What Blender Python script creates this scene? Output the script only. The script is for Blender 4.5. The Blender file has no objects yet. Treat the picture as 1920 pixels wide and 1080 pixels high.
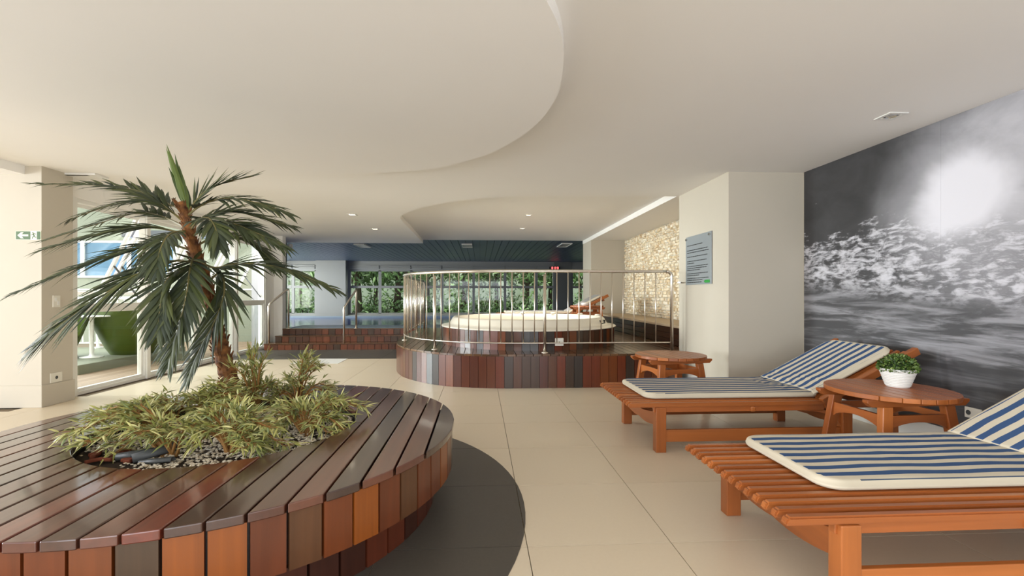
import bpy, bmesh, random
from math import *
from mathutils import Vector, Matrix, noise
R0 = random.Random(7)
sc = bpy.context.scene
COL = sc.collection

# ------------------------------------------------------------------ camera, sky, daylight, exposure
F, PX, PY, TH, EYE = 870.0, 948.0, 554.0, atan(48/870.0), 1.2
cd = bpy.data.cameras.new('camera'); cam = bpy.data.objects.new('camera', cd); COL.objects.link(cam)
cam.location = (0, 0, EYE); cam.rotation_euler = (pi/2, 0, -TH)
cd.sensor_width = 36.0; cd.lens = F/1920*36.0
cd.shift_x = (960-PX)/1920.0; cd.shift_y = (PY-540)/1920.0
cd.clip_start = 0.05; cd.clip_end = 200
sc.camera = cam
sc.view_settings.view_transform = 'Standard'; sc.view_settings.look = 'None'
sc.view_settings.gamma = 1.0; sc.view_settings.use_curve_mapping = False
sc.view_settings.exposure = 0.5
w = bpy.data.worlds.new('sky'); sc.world = w; w.use_nodes = True
w.node_tree.nodes['Background'].inputs[0].default_value = (0.93, 0.965, 1.0, 1)
w.node_tree.nodes['Background'].inputs[1].default_value = 1.0

def daylight(name, loc, direction, sx, sy, power, color):
    l = bpy.data.lights.new(name, 'AREA'); l.shape = 'RECTANGLE'; l.size = sx; l.size_y = sy
    l.energy = power; l.color = color
    o = bpy.data.objects.new(name, l); COL.objects.link(o); o.location = loc
    o.rotation_euler = Vector(direction).to_track_quat('-Z', 'Y').to_euler()
    return o
daylight('daylight_lobby', (-11.2, -0.2, 1.5), (1, 0, 0.0), 5.4, 2.2, 560, (0.88, 0.935, 1.0))
daylight('daylight_entrance', (-0.8, -3.7, 1.4), (0, 1, 0.03), 7.0, 2.3, 155, (0.88, 0.935, 1.0))
daylight('daylight_balcony', (-9.2, 8.2, 4.3), (0.80, 0, -0.60), 5.0, 2.6, 480, (0.92, 0.95, 1.0))
daylight('daylight_terrace', (-19.0, 8.2, 2.2), (1, 0, 0), 6.4, 4.0, 4200, (0.92, 0.95, 1.0))
daylight('added_pool_fill', (-9.6, 16.6, 1.6), (1, 0, 0), 6.0, 2.2, 420, (1.0, 0.96, 0.88))  # unseen fill lamp, added to brighten the dark pool hall from its left
daylight('daylight_garden', (0, 25.0, 7.5), (0, -0.05, -1), 18.0, 8.0, 2300, (1.0, 1.0, 0.86))

# ------------------------------------------------------------------ pixel rays (to read real positions off known planes)
def ray(x, y):
    u = (x-PX)/F; v = (PY-y)/F
    return (u*cos(TH)+sin(TH), -u*sin(TH)+cos(TH), v)
def at_z(x, y, z):
    r = ray(x, y); t = (z-EYE)/r[2]; return Vector((r[0]*t, r[1]*t, z))
def at_X(x, y, X):
    r = ray(x, y); t = X/r[0]; return Vector((X, r[1]*t, EYE+r[2]*t))
def at_Y(x, y, Y):
    r = ray(x, y); t = Y/r[1]; return Vector((r[0]*t, Y, EYE+r[2]*t))
def at_d(x, y, d):
    r = ray(x, y); return Vector((r[0]*d, r[1]*d, EYE+r[2]*d))

# ------------------------------------------------------------------ materials
def srgb(r, g, b):
    f = lambda c: (c/255/12.92) if c/255 <= 0.04045 else ((c/255+0.055)/1.055)**2.4
    return (f(r), f(g), f(b), 1)
def newmat(name):
    m = bpy.data.materials.new(name); m.use_nodes = True
    nt = m.node_tree; return m, nt, nt.nodes['Principled BSDF']
def N(nt, kind, **kw):
    n = nt.nodes.new(kind)
    for k, v in kw.items():
        if isinstance(k, str) and hasattr(n, k): setattr(n, k, v)
    return n
def L(nt, a, b): nt.links.new(a, b)
def flat(name, col, rough=0.6, metal=0.0, emit=None, es=0, spec=0.5, noise_amt=0.05, scale=8):
    m, nt, p = newmat(name)
    p.inputs['Roughness'].default_value = rough; p.inputs['Metallic'].default_value = metal
    p.inputs['Specular IOR Level'].default_value = spec
    tc = N(nt, 'ShaderNodeTexCoord'); nz = N(nt, 'ShaderNodeTexNoise'); nz.inputs['Scale'].default_value = scale
    nz.inputs['Detail'].default_value = 3
    L(nt, tc.outputs['Object'], nz.inputs['Vector'])
    mx = N(nt, 'ShaderNodeMix'); mx.data_type = 'RGBA'
    mx.inputs[6].default_value = tuple(c*(1-noise_amt) for c in col[:3])+(1,)
    mx.inputs[7].default_value = tuple(min(1, c*(1+noise_amt)) for c in col[:3])+(1,)
    L(nt, nz.outputs[0], mx.inputs[0]); L(nt, mx.outputs[2], p.inputs['Base Color'])
    if emit: p.inputs['Emission Color'].default_value = emit; p.inputs['Emission Strength'].default_value = es
    return m
def wood(name, cols, rough=0.3, axis='Y', grain=0.25, gscale=30, coat=0.0, per_object=True):
    """wood whose tone differs per piece, with grain stretched along one axis"""
    m, nt, p = newmat(name)
    p.inputs['Roughness'].default_value = rough
    p.inputs['Coat Weight'].default_value = coat; p.inputs['Coat Roughness'].default_value = 0.09
    oi = N(nt, 'ShaderNodeObjectInfo'); cr = N(nt, 'ShaderNodeValToRGB'); cr.color_ramp.interpolation = 'CONSTANT' if len(cols) > 3 else 'LINEAR'
    e = cr.color_ramp.elements
    while len(e) < len(cols): e.new(0.5)
    for i, c in enumerate(cols):
        e[i].position = i/len(cols) if len(cols) > 3 else i/max(1, len(cols)-1); e[i].color = c
    L(nt, oi.outputs['Random'], cr.inputs[0])
    tc = N(nt, 'ShaderNodeTexCoord'); mp = N(nt, 'ShaderNodeMapping')
    s = {'X': (1.2, gscale, gscale), 'Y': (gscale, 1.2, gscale), 'Z': (gscale, gscale, 1.2)}[axis]
    mp.inputs['Scale'].default_value = s
    ad = N(nt, 'ShaderNodeVectorMath'); ad.operation = 'ADD'
    cb = N(nt, 'ShaderNodeCombineXYZ'); ml = N(nt, 'ShaderNodeMath'); ml.operation = 'MULTIPLY'; ml.inputs[1].default_value = 37
    L(nt, oi.outputs['Random'], ml.inputs[0]); L(nt, ml.outputs[0], cb.inputs[0]); L(nt, ml.outputs[0], cb.inputs[1])
    L(nt, tc.outputs['Object'], mp.inputs['Vector']); L(nt, mp.outputs[0], ad.inputs[0]); L(nt, cb.outputs[0], ad.inputs[1])
    nz = N(nt, 'ShaderNodeTexNoise'); nz.inputs['Scale'].default_value = 1.0; nz.inputs['Detail'].default_value = 5; nz.inputs['Distortion'].default_value = 0.6
    L(nt, ad.outputs[0], nz.inputs['Vector'])
    mr = N(nt, 'ShaderNodeMapRange'); mr.inputs[1].default_value = 0.25; mr.inputs[2].default_value = 0.75
    mr.inputs[3].default_value = 1-grain; mr.inputs[4].default_value = 1+grain
    L(nt, nz.outputs[0], mr.inputs[0])
    mv = N(nt, 'ShaderNodeVectorMath'); mv.operation = 'SCALE'
    L(nt, cr.outputs[0], mv.inputs[0]); L(nt, mr.outputs[0], mv.inputs['Scale']); L(nt, mv.outputs[0], p.inputs['Base Color'])
    bp = N(nt, 'ShaderNodeBump'); bp.inputs['Strength'].default_value = 0.06; bp.inputs['Distance'].default_value = 0.01
    L(nt, nz.outputs[0], bp.inputs['Height']); L(nt, bp.outputs[0], p.inputs['Normal'])
    return m
M = {}
M['paint'] = flat('cream wall paint', srgb(204, 195, 178), 0.7, noise_amt=0.02, scale=2)
M['ceil'] = flat('off white ceiling paint', srgb(249, 246, 241), 0.8, noise_amt=0.015, scale=1.5)
M['ceil2'] = flat('warm white ceiling paint', srgb(248, 245, 239), 0.8, noise_amt=0.015, scale=1.5)
M['white'] = flat('white enamel', srgb(240, 238, 232), 0.35, noise_amt=0.02)
M['plastic'] = flat('white plastic', srgb(235, 230, 216), 0.35, noise_amt=0.01)
M['black'] = flat('black plastic', srgb(28, 27, 27), 0.4)
M['steel'] = flat('brushed stainless steel', srgb(225, 216, 203), 0.28, metal=1.0, noise_amt=0.04, scale=30)
M['chrome'] = flat('chrome', srgb(200, 200, 198), 0.15, metal=1.0)
M['greywall'] = flat('grey pool hall paint', srgb(142, 142, 141), 0.6, noise_amt=0.03, scale=3)
M['darkgrey'] = flat('dark grey pool hall paint', srgb(112, 112, 110), 0.6, noise_amt=0.04, scale=3)
M['bluepanel'] = flat('blue grey ceiling panel', srgb(84, 97, 116), 0.4, noise_amt=0.06, scale=6)
M['bluetile'] = flat('blue grey pool coping', srgb(138, 152, 168), 0.35, noise_amt=0.05, scale=20)
M['water'] = flat('pool water', srgb(18, 62, 140), 0.12, noise_amt=0.12, scale=1.2)
M['facade'] = flat('pale green facade paint', srgb(112, 114, 93), 0.7, noise_amt=0.03, scale=1.2)
M['acrylic'] = flat('white acrylic', srgb(240, 232, 214), 0.22, noise_amt=0.02)
M['green'] = flat('olive green tub plastic', srgb(66, 82, 14), 0.4, noise_amt=0.06, scale=3)
M['plaque'] = flat('grey acrylic plaque', srgb(150, 156, 158), 0.22, noise_amt=0.02)
M['ink'] = flat('black print', srgb(40, 40, 42), 0.5)
M['signgreen'] = flat('sign green', srgb(74, 104, 62), 0.5, noise_amt=0.04)
M['signglow'] = flat('pale photoluminescent print', srgb(250, 250, 222), 0.5, noise_amt=0.01)
M['brandgreen'] = flat('bright green print', srgb(40, 150, 60), 0.5)
M['soil'] = flat('dark soil', srgb(60, 48, 38), 0.95, noise_amt=0.4, scale=40)
M['rubber'] = flat('dark grey plastic sheet', srgb(74, 76, 76), 0.5, noise_amt=0.1)
M['bark'] = flat('red brown bark chip', srgb(128, 66, 44), 0.85, noise_amt=0.3, scale=60)
M['grout'] = flat('grout', srgb(120, 104, 82), 0.9, noise_amt=0.1)
M['joint'] = flat('pale grout', srgb(150, 140, 122), 0.9, noise_amt=0.1)
M['lamp'] = flat('lamp glow', srgb(255, 244, 220), 0.4, emit=(1, 0.9, 0.72, 1), es=6)
M['lampoff'] = flat('frosted lamp glass', srgb(224, 220, 206), 0.3)
M['poollamp'] = flat('pool lamp diffuser', srgb(224, 220, 205), 0.4, noise_amt=0.01)
M['red'] = flat('red led', srgb(255, 70, 70), 0.4, emit=(1, 0.12, 0.12, 1), es=3)
M['balcony'] = wood('balcony boards', [srgb(136, 112, 88), srgb(154, 130, 106)], 0.5, 'Y', 0.12)
M['plank'] = wood('dark red decking', [srgb(82, 44, 32), srgb(112, 50, 34), srgb(70, 44, 34), srgb(94, 50, 36), srgb(64, 44, 36), srgb(102, 58, 42), srgb(78, 48, 36)], 0.3, 'Y', 0.22, 26, coat=1.0)
M['skirt'] = wood('orange brown decking', [srgb(132, 68, 24), srgb(112, 56, 25), srgb(76, 56, 38), srgb(140, 74, 24), srgb(102, 52, 28), srgb(66, 55, 44), srgb(120, 62, 24), srgb(90, 57, 34)], 0.33, 'Z', 0.2, 26, coat=0.15)
M['kick'] = wood('dark brown decking', [srgb(78, 34, 20), srgb(60, 30, 20), srgb(92, 42, 24), srgb(70, 34, 22)], 0.4, 'Z', 0.2, 26)
M['fascia'] = wood('mixed red decking', [srgb(88, 42, 24), srgb(62, 45, 33), srgb(108, 55, 22), srgb(56, 47, 41), srgb(78, 38, 25), srgb(94, 48, 28), srgb(68, 44, 27), srgb(102, 46, 24), srgb(52, 45, 40), srgb(84, 48, 26)], 0.3, 'Z', 0.2, 26, coat=0.25)
M['deckwood'] = wood('brown deck planks', [srgb(96, 66, 42), srgb(84, 58, 36), srgb(108, 78, 52), srgb(76, 52, 34)], 0.24, 'Y', 0.2, 26, coat=0.3)
M['stepwood'] = wood('step risers', [srgb(108, 56, 34), srgb(88, 52, 35), srgb(124, 68, 42), srgb(80, 58, 43), srgb(112, 60, 34), srgb(96, 56, 38)], 0.35, 'Z', 0.2, 26)
M['teak'] = wood('oiled orange teak along', [srgb(170, 96, 46), srgb(148, 80, 34), srgb(184, 108, 52)], 0.36, 'X', 0.16, 24, coat=0.1)
M['teakz'] = wood('oiled orange teak upright', [srgb(170, 96, 46), srgb(148, 80, 34), srgb(184, 108, 52)], 0.36, 'Z', 0.16, 24, coat=0.1)
M['teaky'] = wood('oiled orange teak across', [srgb(170, 96, 46), srgb(148, 80, 34), srgb(184, 108, 52)], 0.36, 'Y', 0.16, 24, coat=0.1)
M['benchwood'] = wood('very dark boards', [srgb(54, 34, 24), srgb(66, 40, 26), srgb(48, 30, 22)], 0.3, 'Y', 0.2, 20, coat=0.2)
M['ledge'] = flat('beige stone ledge', srgb(196, 172, 140), 0.5, noise_amt=0.06)

def tile_mat(name, a, b, rough, spec=0.5):
    m, nt, p = newmat(name)
    p.inputs['Roughness'].default_value = rough; p.inputs['Specular IOR Level'].default_value = spec
    oi = N(nt, 'ShaderNodeObjectInfo'); tc = N(nt, 'ShaderNodeTexCoord')
    nz = N(nt, 'ShaderNodeTexNoise'); nz.inputs['Scale'].default_value = 60; nz.inputs['Detail'].default_value = 4
    L(nt, tc.outputs['Object'], nz.inputs['Vector'])
    ad = N(nt, 'ShaderNodeMath'); ad.operation = 'MULTIPLY_ADD'; ad.inputs[1].default_value = 0.35
    L(nt, oi.outputs['Random'], ad.inputs[0])
    sb = N(nt, 'ShaderNodeMath'); sb.operation = 'MULTIPLY'; sb.inputs[1].default_value = 0.6
    L(nt, nz.outputs[0], sb.inputs[0]); L(nt, sb.outputs[0], ad.inputs[2])
    mx = N(nt, 'ShaderNodeMix'); mx.data_type = 'RGBA'; mx.inputs[6].default_value = a; mx.inputs[7].default_value = b
    L(nt, ad.outputs[0], mx.inputs[0]); L(nt, mx.outputs[2], p.inputs['Base Color'])
    return m
M['tile'] = tile_mat('beige porcelain', srgb(222, 205, 178), srgb(230, 215, 190), 0.32, 0.4)
M['darktile'] = tile_mat('charcoal porcelain', srgb(74, 69, 62), srgb(90, 84, 76), 0.45, 0.4)
M['pebble'] = None

def island_mat(name, cols, rough=0.5, trans=0.0, spec=0.5):
    m, nt, p = newmat(name); p.inputs['Roughness'].default_value = rough; p.inputs['Specular IOR Level'].default_value = spec
    g = N(nt, 'ShaderNodeNewGeometry'); cr = N(nt, 'ShaderNodeValToRGB'); e = cr.color_ramp.elements
    while len(e) < len(cols): e.new(0.5)
    for i, c in enumerate(cols): e[i].position = i/max(1, len(cols)-1); e[i].color = c
    L(nt, g.outputs['Random Per Island'], cr.inputs[0]); L(nt, cr.outputs[0], p.inputs['Base Color'])
    return m
M['pebble'] = island_mat('white pebbles', [srgb(216, 202, 176), srgb(236, 226, 206), srgb(190, 172, 144), srgb(242, 236, 222)], 0.7)
M['stone'] = island_mat('split sandstone', [srgb(242, 230, 204), srgb(232, 212, 176), srgb(248, 240, 222), srgb(226, 200, 160), srgb(244, 234, 210)], 0.85)
M['frond'] = island_mat('palm leaflets', [srgb(50, 58, 44), srgb(72, 80, 44), srgb(62, 70, 58), srgb(86, 92, 52), srgb(68, 76, 66)], 0.58, spec=.25)
M['spear'] = island_mat('young palm leaf', [srgb(78, 96, 40), srgb(104, 122, 54), srgb(66, 82, 36)], 0.45)
M['rachis'] = flat('palm midrib', srgb(122, 112, 66), 0.5)
M['bamboo'] = island_mat('variegated narrow leaves', [srgb(128, 134, 64), srgb(184, 178, 102), srgb(104, 116, 60), srgb(208, 202, 140), srgb(148, 146, 72), srgb(116, 130, 88)], 0.45)
M['stem'] = flat('tan stems', srgb(156, 112, 58), 0.7, noise_amt=0.2, scale=40)
M['box'] = island_mat('boxwood leaves', [srgb(40, 64, 22), srgb(70, 98, 36), srgb(104, 132, 56), srgb(50, 76, 28), srgb(150, 168, 96)], 0.45)
M['tree'] = island_mat('garden leaves', [srgb(40, 62, 34), srgb(72, 104, 50), srgb(104, 140, 72), srgb(52, 80, 44), srgb(150, 180, 120)], 0.5)
M['trunkdark'] = flat('dark tree bark', srgb(66, 54, 42), 0.9, noise_amt=0.3, scale=12)
M['lawn'] = flat('garden ground', srgb(90, 104, 66), 0.9, noise_amt=0.2, scale=3)
M['gardenwall'] = flat('grey green garden wall', srgb(146, 156, 142), 0.8, noise_amt=0.06, scale=1)

def trunk_mat():
    m, nt, p = newmat('palm trunk fibre'); p.inputs['Roughness'].default_value = 0.85
    tc = N(nt, 'ShaderNodeTexCoord'); nz = N(nt, 'ShaderNodeTexNoise'); nz.inputs['Scale'].default_value = 26; nz.inputs['Detail'].default_value = 4
    L(nt, tc.outputs['Object'], nz.inputs['Vector']); cr = N(nt, 'ShaderNodeValToRGB')
    cr.color_ramp.elements[0].position = 0.32; cr.color_ramp.elements[0].color = srgb(72, 40, 18)
    cr.color_ramp.elements[1].position = 0.68; cr.color_ramp.elements[1].color = srgb(150, 98, 50)
    L(nt, nz.outputs[0], cr.inputs[0]); L(nt, cr.outputs[0], p.inputs['Base Color'])
    bp = N(nt, 'ShaderNodeBump'); bp.inputs['Strength'].default_value = 0.6; bp.inputs['Distance'].default_value = 0.01
    L(nt, nz.outputs[0], bp.inputs['Height']); L(nt, bp.outputs[0], p.inputs['Normal'])
    return m
M['trunk'] = trunk_mat()
def glass_mat():
    m = bpy.data.materials.new('window glass'); m.use_nodes = True; nt = m.node_tree
    nt.nodes.remove(nt.nodes['Principled BSDF']); out = nt.nodes['Material Output']
    t = N(nt, 'ShaderNodeBsdfTransparent'); t.inputs[0].default_value = (0.93, 0.96, 0.94, 1)
    g = N(nt, 'ShaderNodeBsdfGlossy'); g.inputs['Roughness'].default_value = 0.02
    fw_ = N(nt, 'ShaderNodeLayerWeight'); fw_.inputs[0].default_value = 0.5
    fr = N(nt, 'ShaderNodeMath'); fr.operation = 'MULTIPLY_ADD'; fr.inputs[1].default_value = 0.55; fr.inputs[2].default_value = 0.025
    pw_ = N(nt, 'ShaderNodeMath'); pw_.operation = 'POWER'; pw_.inputs[1].default_value = 4.0; L(nt, fw_.outputs['Facing'], pw_.inputs[0]); L(nt, pw_.outputs[0], fr.inputs[0])
    mx = N(nt, 'ShaderNodeMixShader'); L(nt, fr.outputs[0], mx.inputs[0]); L(nt, t.outputs[0], mx.inputs[1]); L(nt, g.outputs[0], mx.inputs[2])
    L(nt, mx.outputs[0], out.inputs[0]); return m
M['glass'] = glass_mat()
M['skyglass'] = flat('facade glass with painted sky', srgb(84, 112, 132), 0.1, noise_amt=0.35, scale=2.2)  # the blue of the reflected sky is painted into the pane colour

def stripe_mat(wav):
    """blue and cream stripes running along the pad"""
    m, nt, p = newmat('striped canvas'); p.inputs['Roughness'].default_value = 0.85; p.inputs['Specular IOR Level'].default_value = 0.2
    tc = N(nt, 'ShaderNodeTexCoord'); sp = N(nt, 'ShaderNodeSeparateXYZ'); L(nt, tc.outputs['UV'], sp.inputs[0])
    nz = N(nt, 'ShaderNodeTexNoise'); nz.inputs['Scale'].default_value = 5; nz.inputs['Detail'].default_value = 2
    L(nt, tc.outputs['Object'], nz.inputs['Vector'])
    a = N(nt, 'ShaderNodeMath'); a.operation = 'MULTIPLY_ADD'; a.inputs[1].default_value = wav
    L(nt, nz.outputs[0], a.inputs[0]); L(nt, sp.outputs[1], a.inputs[2])
    d = N(nt, 'ShaderNodeMath'); d.operation = 'DIVIDE'; d.inputs[1].default_value = 0.0815; L(nt, a.outputs[0], d.inputs[0])
    f = N(nt, 'ShaderNodeMath'); f.operation = 'FRACT'; L(nt, d.outputs[0], f.inputs[0])
    c = N(nt, 'ShaderNodeMath'); c.operation = 'LESS_THAN'; c.inputs[1].default_value = 0.5; L(nt, f.outputs[0], c.inputs[0])
    # plain cream border outside the striped field, on the rim of the pad
    g1 = N(nt, 'ShaderNodeMath'); g1.operation = 'GREATER_THAN'; g1.inputs[1].default_value = 0.5; L(nt, sp.outputs[0], g1.inputs[0])
    k = N(nt, 'ShaderNodeMath'); k.operation = 'MULTIPLY'; L(nt, c.outputs[0], k.inputs[0]); L(nt, g1.outputs[0], k.inputs[1])
    mx = N(nt, 'ShaderNodeMix'); mx.data_type = 'RGBA'; mx.inputs[6].default_value = srgb(214, 203, 180); mx.inputs[7].default_value = srgb(62, 88, 128)
    L(nt, k.outputs[0], mx.inputs[0])
    L(nt, mx.outputs[2], p.inputs['Base Color'])
    wv = N(nt, 'ShaderNodeTexNoise'); wv.inputs['Scale'].default_value = 400
    L(nt, tc.outputs['Object'], wv.inputs['Vector'])
    bp = N(nt, 'ShaderNodeBump'); bp.inputs['Strength'].default_value = 0.08; bp.inputs['Distance'].default_value = 0.003
    L(nt, wv.outputs[0], bp.inputs['Height']); L(nt, bp.outputs[0], p.inputs['Normal'])
    return m
M['stripe'] = stripe_mat(0.02)
M['piping'] = flat('dark blue piping', srgb(64, 78, 98), 0.8)

def mural_mat():
    """black and white photograph of clouds and a bright sun, printed on the wall: y,z are metres on the wall"""
    m, nt, p = newmat('printed cloud photograph'); p.inputs['Roughness'].default_value = 0.55
    tc = N(nt, 'ShaderNodeTexCoord'); sp = N(nt, 'ShaderNodeSeparateXYZ'); L(nt, tc.outputs['Object'], sp.inputs[0])
    Yo, Zo = sp.outputs[1], sp.outputs[2]
    def mth(op, a, b=None, c=None, clamp=False):
        n = N(nt, 'ShaderNodeMath'); n.operation = op; n.use_clamp = clamp
        for i, v in enumerate((a, b, c)):
            if v is None: continue
            if isinstance(v, (int, float)): n.inputs[i].default_value = v
            else: L(nt, v, n.inputs[i])
        return n.outputs[0]
    def ss(v, a, b):
        n = N(nt, 'ShaderNodeMapRange'); n.interpolation_type = 'SMOOTHSTEP'
        L(nt, v, n.inputs[0]); n.inputs[1].default_value = a; n.inputs[2].default_value = b; return n.outputs[0]
    def nzt(sy, sz, scale, detail=6, rough=0.6, dist=0.0, off=0):
        mp = N(nt, 'ShaderNodeMapping'); mp.inputs['Scale'].default_value = (1, sy, sz); mp.inputs['Location'].default_value = (off, off, off)
        L(nt, tc.outputs['Object'], mp.inputs[0]); n = N(nt, 'ShaderNodeTexNoise')
        n.inputs['Scale'].default_value = scale; n.inputs['Detail'].default_value = detail; n.inputs['Roughness'].default_value = rough; n.inputs['Distortion'].default_value = dist
        L(nt, mp.outputs[0], n.inputs[0]); return n.outputs[0]
    def mixv(fac, a, b):
        n = N(nt, 'ShaderNodeMix'); L(nt, fac, n.inputs[0])
        for i, v in ((2, a), (3, b)):
            if isinstance(v, (int, float)): n.inputs[i].default_value = v
            else: L(nt, v, n.inputs[i])
        return n.outputs[0]
    SY, SZ = 3.32, 1.97
    big = nzt(1, 1, 1.6, 4, 0.55, 0.4, 3.1)
    dy = mth('SUBTRACT', Yo, SY); dz = mth('SUBTRACT', Zo, SZ)
    r = mth('SQRT', mth('ADD', mth('MULTIPLY', dy, dy), mth('MULTIPLY', mth('MULTIPLY', dz, dz), 1.5)))
    r = mth('ADD', r, mth('MULTIPLY', mth('SUBTRACT', big, 0.5), 0.36))
    # open sky: dark far end, pale lavender to the near end
    sky = mixv(ss(mth('ADD', Yo, mth('MULTIPLY', big, 0.5)), 2.7, 4.4), 0.42, 0.05)
    glow = ss(r, 0.95, 0.25)
    sky = mth('ADD', mth('MULTIPLY', sky, mth('MULTIPLY_ADD', nzt(0.8, 1.3, 2.6, 5, 0.6, 0.6, 6.4), 1.6, 0.25)), mth('MULTIPLY', glow, 0.30))
    # altocumulus rows
    cl = nzt(1.0, 2.2, 5.2, 7, 0.62, 0.7, 1.7)
    cl2 = nzt(0.8, 3.2, 13, 4, 0.6, 0.3, 5.0)
    c = mth('ADD', mth('MULTIPLY', cl, 0.65), mth('MULTIPLY', cl2, 0.35))
    edge = mth('ADD', Zo, mth('MULTIPLY', mth('SUBTRACT', big, 0.5), 0.55))
    cover = ss(edge, 2.02, 1.62)
    thr = mth('SUBTRACT', c, mixv(cover, 0.66, 0.40))
    cmask = ss(thr, -0.02, 0.13)
    cbright = mixv(ss(c, 0.40, 0.62), 0.13, 0.72)
    v = mixv(cmask, sky, cbright)
    # long dim streaks low down, like wet sand under the cloud bank
    st = nzt(0.55, 5.5, 2.4, 6, 0.62, 0.5, 8.0)
    tilt = mth('ADD', Zo, mth('MULTIPLY', mth('SUBTRACT', Yo, 4.0), -0.10))
    low = mixv(ss(st, 0.42, 0.66), 0.075, 0.34)
    v = mixv(ss(tilt, 1.36, 1.10), v, low)
    low2 = mixv(ss(st, 0.45, 0.72), 0.075, 0.19)
    v = mixv(ss(mth('ADD', tilt, mth('MULTIPLY', st, 0.3)), 1.02, 0.90), v, low2)
    v = mixv(ss(r, 0.46, 0.23), v, 0.86)
    v = mth('MULTIPLY', v, 0.9)
    cm = N(nt, 'ShaderNodeCombineColor'); L(nt, mth('MULTIPLY', v, 0.985), cm.inputs[0]); L(nt, mth('MULTIPLY', v, 0.965), cm.inputs[1]); L(nt, mth('MULTIPLY', v, 1.02), cm.inputs[2])
    L(nt, cm.outputs[0], p.inputs['Base Color'])
    return m
M['mural'] = mural_mat()

# ------------------------------------------------------------------ mesh helpers
class MB:
    def __init__(s): s.v = []; s.f = []
    def add(s, vs, fs):
        k = len(s.v); s.v += [tuple(v) for v in vs]; s.f += [tuple(i+k for i in f) for f in fs]; return s
    def box(s, x0, x1, y0, y1, z0, z1, mat=None):
        vs = [Vector((x, y, z)) for z in (z0, z1) for x, y in ((x0, y0), (x1, y0), (x1, y1), (x0, y1))]
        if mat: vs = [mat @ v for v in vs]
        return s.add(vs, [(3, 2, 1, 0), (4, 5, 6, 7), (0, 1, 5, 4), (1, 2, 6, 5), (2, 3, 7, 6), (3, 0, 4, 7)])
    def beam(s, a, b, w, h, up=(0, 0, 1)):
        """rectangular bar from a to b: w across, h along 'up'"""
        a, b = Vector(a), Vector(b); d = (b-a).normalized(); u = Vector(up); sd = d.cross(u).normalized(); u = sd.cross(d).normalized()
        vs = [p + sd*w/2*i + u*h/2*j for p in (a, b) for i, j in ((-1, -1), (1, -1), (1, 1), (-1, 1))]
        return s.add(vs, [(3, 2, 1, 0), (4, 5, 6, 7), (0, 1, 5, 4), (1, 2, 6, 5), (2, 3, 7, 6), (3, 0, 4, 7)])
    def tube(s, pts, r, n=8, caps=True):
        pts = [Vector(p) for p in pts]; rs = r if isinstance(r, (list, tuple)) else [r]*len(pts)
        up = None; rings = []
        for i, p in enumerate(pts):
            d = (pts[min(i+1, len(pts)-1)]-pts[max(i-1, 0)]).normalized()
            if up is None: up = Vector((0, 0, 1)) if abs(d.z) < 0.9 else Vector((1, 0, 0))
            sd = d.cross(up).normalized(); up = sd.cross(d).normalized()
            rings.append([p+(sd*cos(2*pi*k/n)+up*sin(2*pi*k/n))*rs[i] for k in range(n)])
        vs = [v for rg in rings for v in rg]; fs = []
        for i in range(len(pts)-1):
            for k in range(n):
                a, b = i*n+k, i*n+(k+1) % n; fs.append((a, b, b+n, a+n))
        if caps: fs.append(tuple(reversed(range(n)))); fs.append(tuple(range((len(pts)-1)*n, len(pts)*n)))
        return s.add(vs, fs)
    def lathe(s, prof, n=32, c=(0, 0, 0), close=False):
        vs = [(c[0]+r*cos(2*pi*k/n), c[1]+r*sin(2*pi*k/n), c[2]+z) for r, z in prof for k in range(n)]; fs = []
        for i in range(len(prof)-1):
            for k in range(n):
                a, b = i*n+k, i*n+(k+1) % n; fs.append((a, b, b+n, a+n))
        if close: fs.append(tuple(reversed(range(n)))); fs.append(tuple(range((len(prof)-1)*n, len(prof)*n)))
        return s.add(vs, fs)
    def prism(s, poly, z0, z1, tf=None):
        n = len(poly); vs = [Vector((x, y, z0)) for x, y in poly]+[Vector((x, y, z1)) for x, y in poly]
        if tf: vs = [tf(v) for v in vs]
        return s.add(vs, [tuple(reversed(range(n))), tuple(range(n, 2*n))]+[(i, (i+1) % n, n+(i+1) % n, n+i) for i in range(n)])
    def mesh(s, name, mat, smooth=False, recalc=True):
        me = bpy.data.meshes.new(name); me.from_pydata(s.v, [], s.f)
        if recalc:
            bm = bmesh.new(); bm.from_mesh(me); bmesh.ops.recalc_face_normals(bm, faces=bm.faces); bm.to_mesh(me); bm.free()
        if mat: me.materials.append(mat)
        if smooth:
            for p in me.polygons: p.use_smooth = True
        return me
    def build(s, name, mat, parent=None, smooth=False, bevel=0, loc=None, recalc=True, auto=False):
        o = bpy.data.objects.new(name, s.mesh(name, mat, smooth, recalc)); COL.objects.link(o)
        if parent: o.parent = parent
        if loc: o.location = loc
        if bevel:
            b = o.modifiers.new('edge', 'BEVEL'); b.width = bevel; b.segments = 2; b.limit_method = 'ANGLE'
        return o
def soften(me, off, seg=2):
    bm = bmesh.new(); bm.from_mesh(me); bmesh.ops.bevel(bm, geom=[e for e in bm.edges if len(e.link_faces) == 2 and e.calc_face_angle(0) > .6], offset=off, segments=seg, affect='EDGES', clamp_overlap=True)
    bm.to_mesh(me); bm.free(); return me
def inst(name, me, parent=None, loc=None, rotz=0):
    o = bpy.data.objects.new(name, me); COL.objects.link(o)
    if parent: o.parent = parent
    if loc is not None: o.location = loc
    if rotz: o.rotation_euler = (0, 0, rotz)
    return o
def tag(o, label=None, cat=None, group=None, kind=None):
    if label: o['label'] = label
    if cat: o['category'] = cat
    if group: o['group'] = group
    if kind: o['kind'] = kind
    return o
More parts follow.
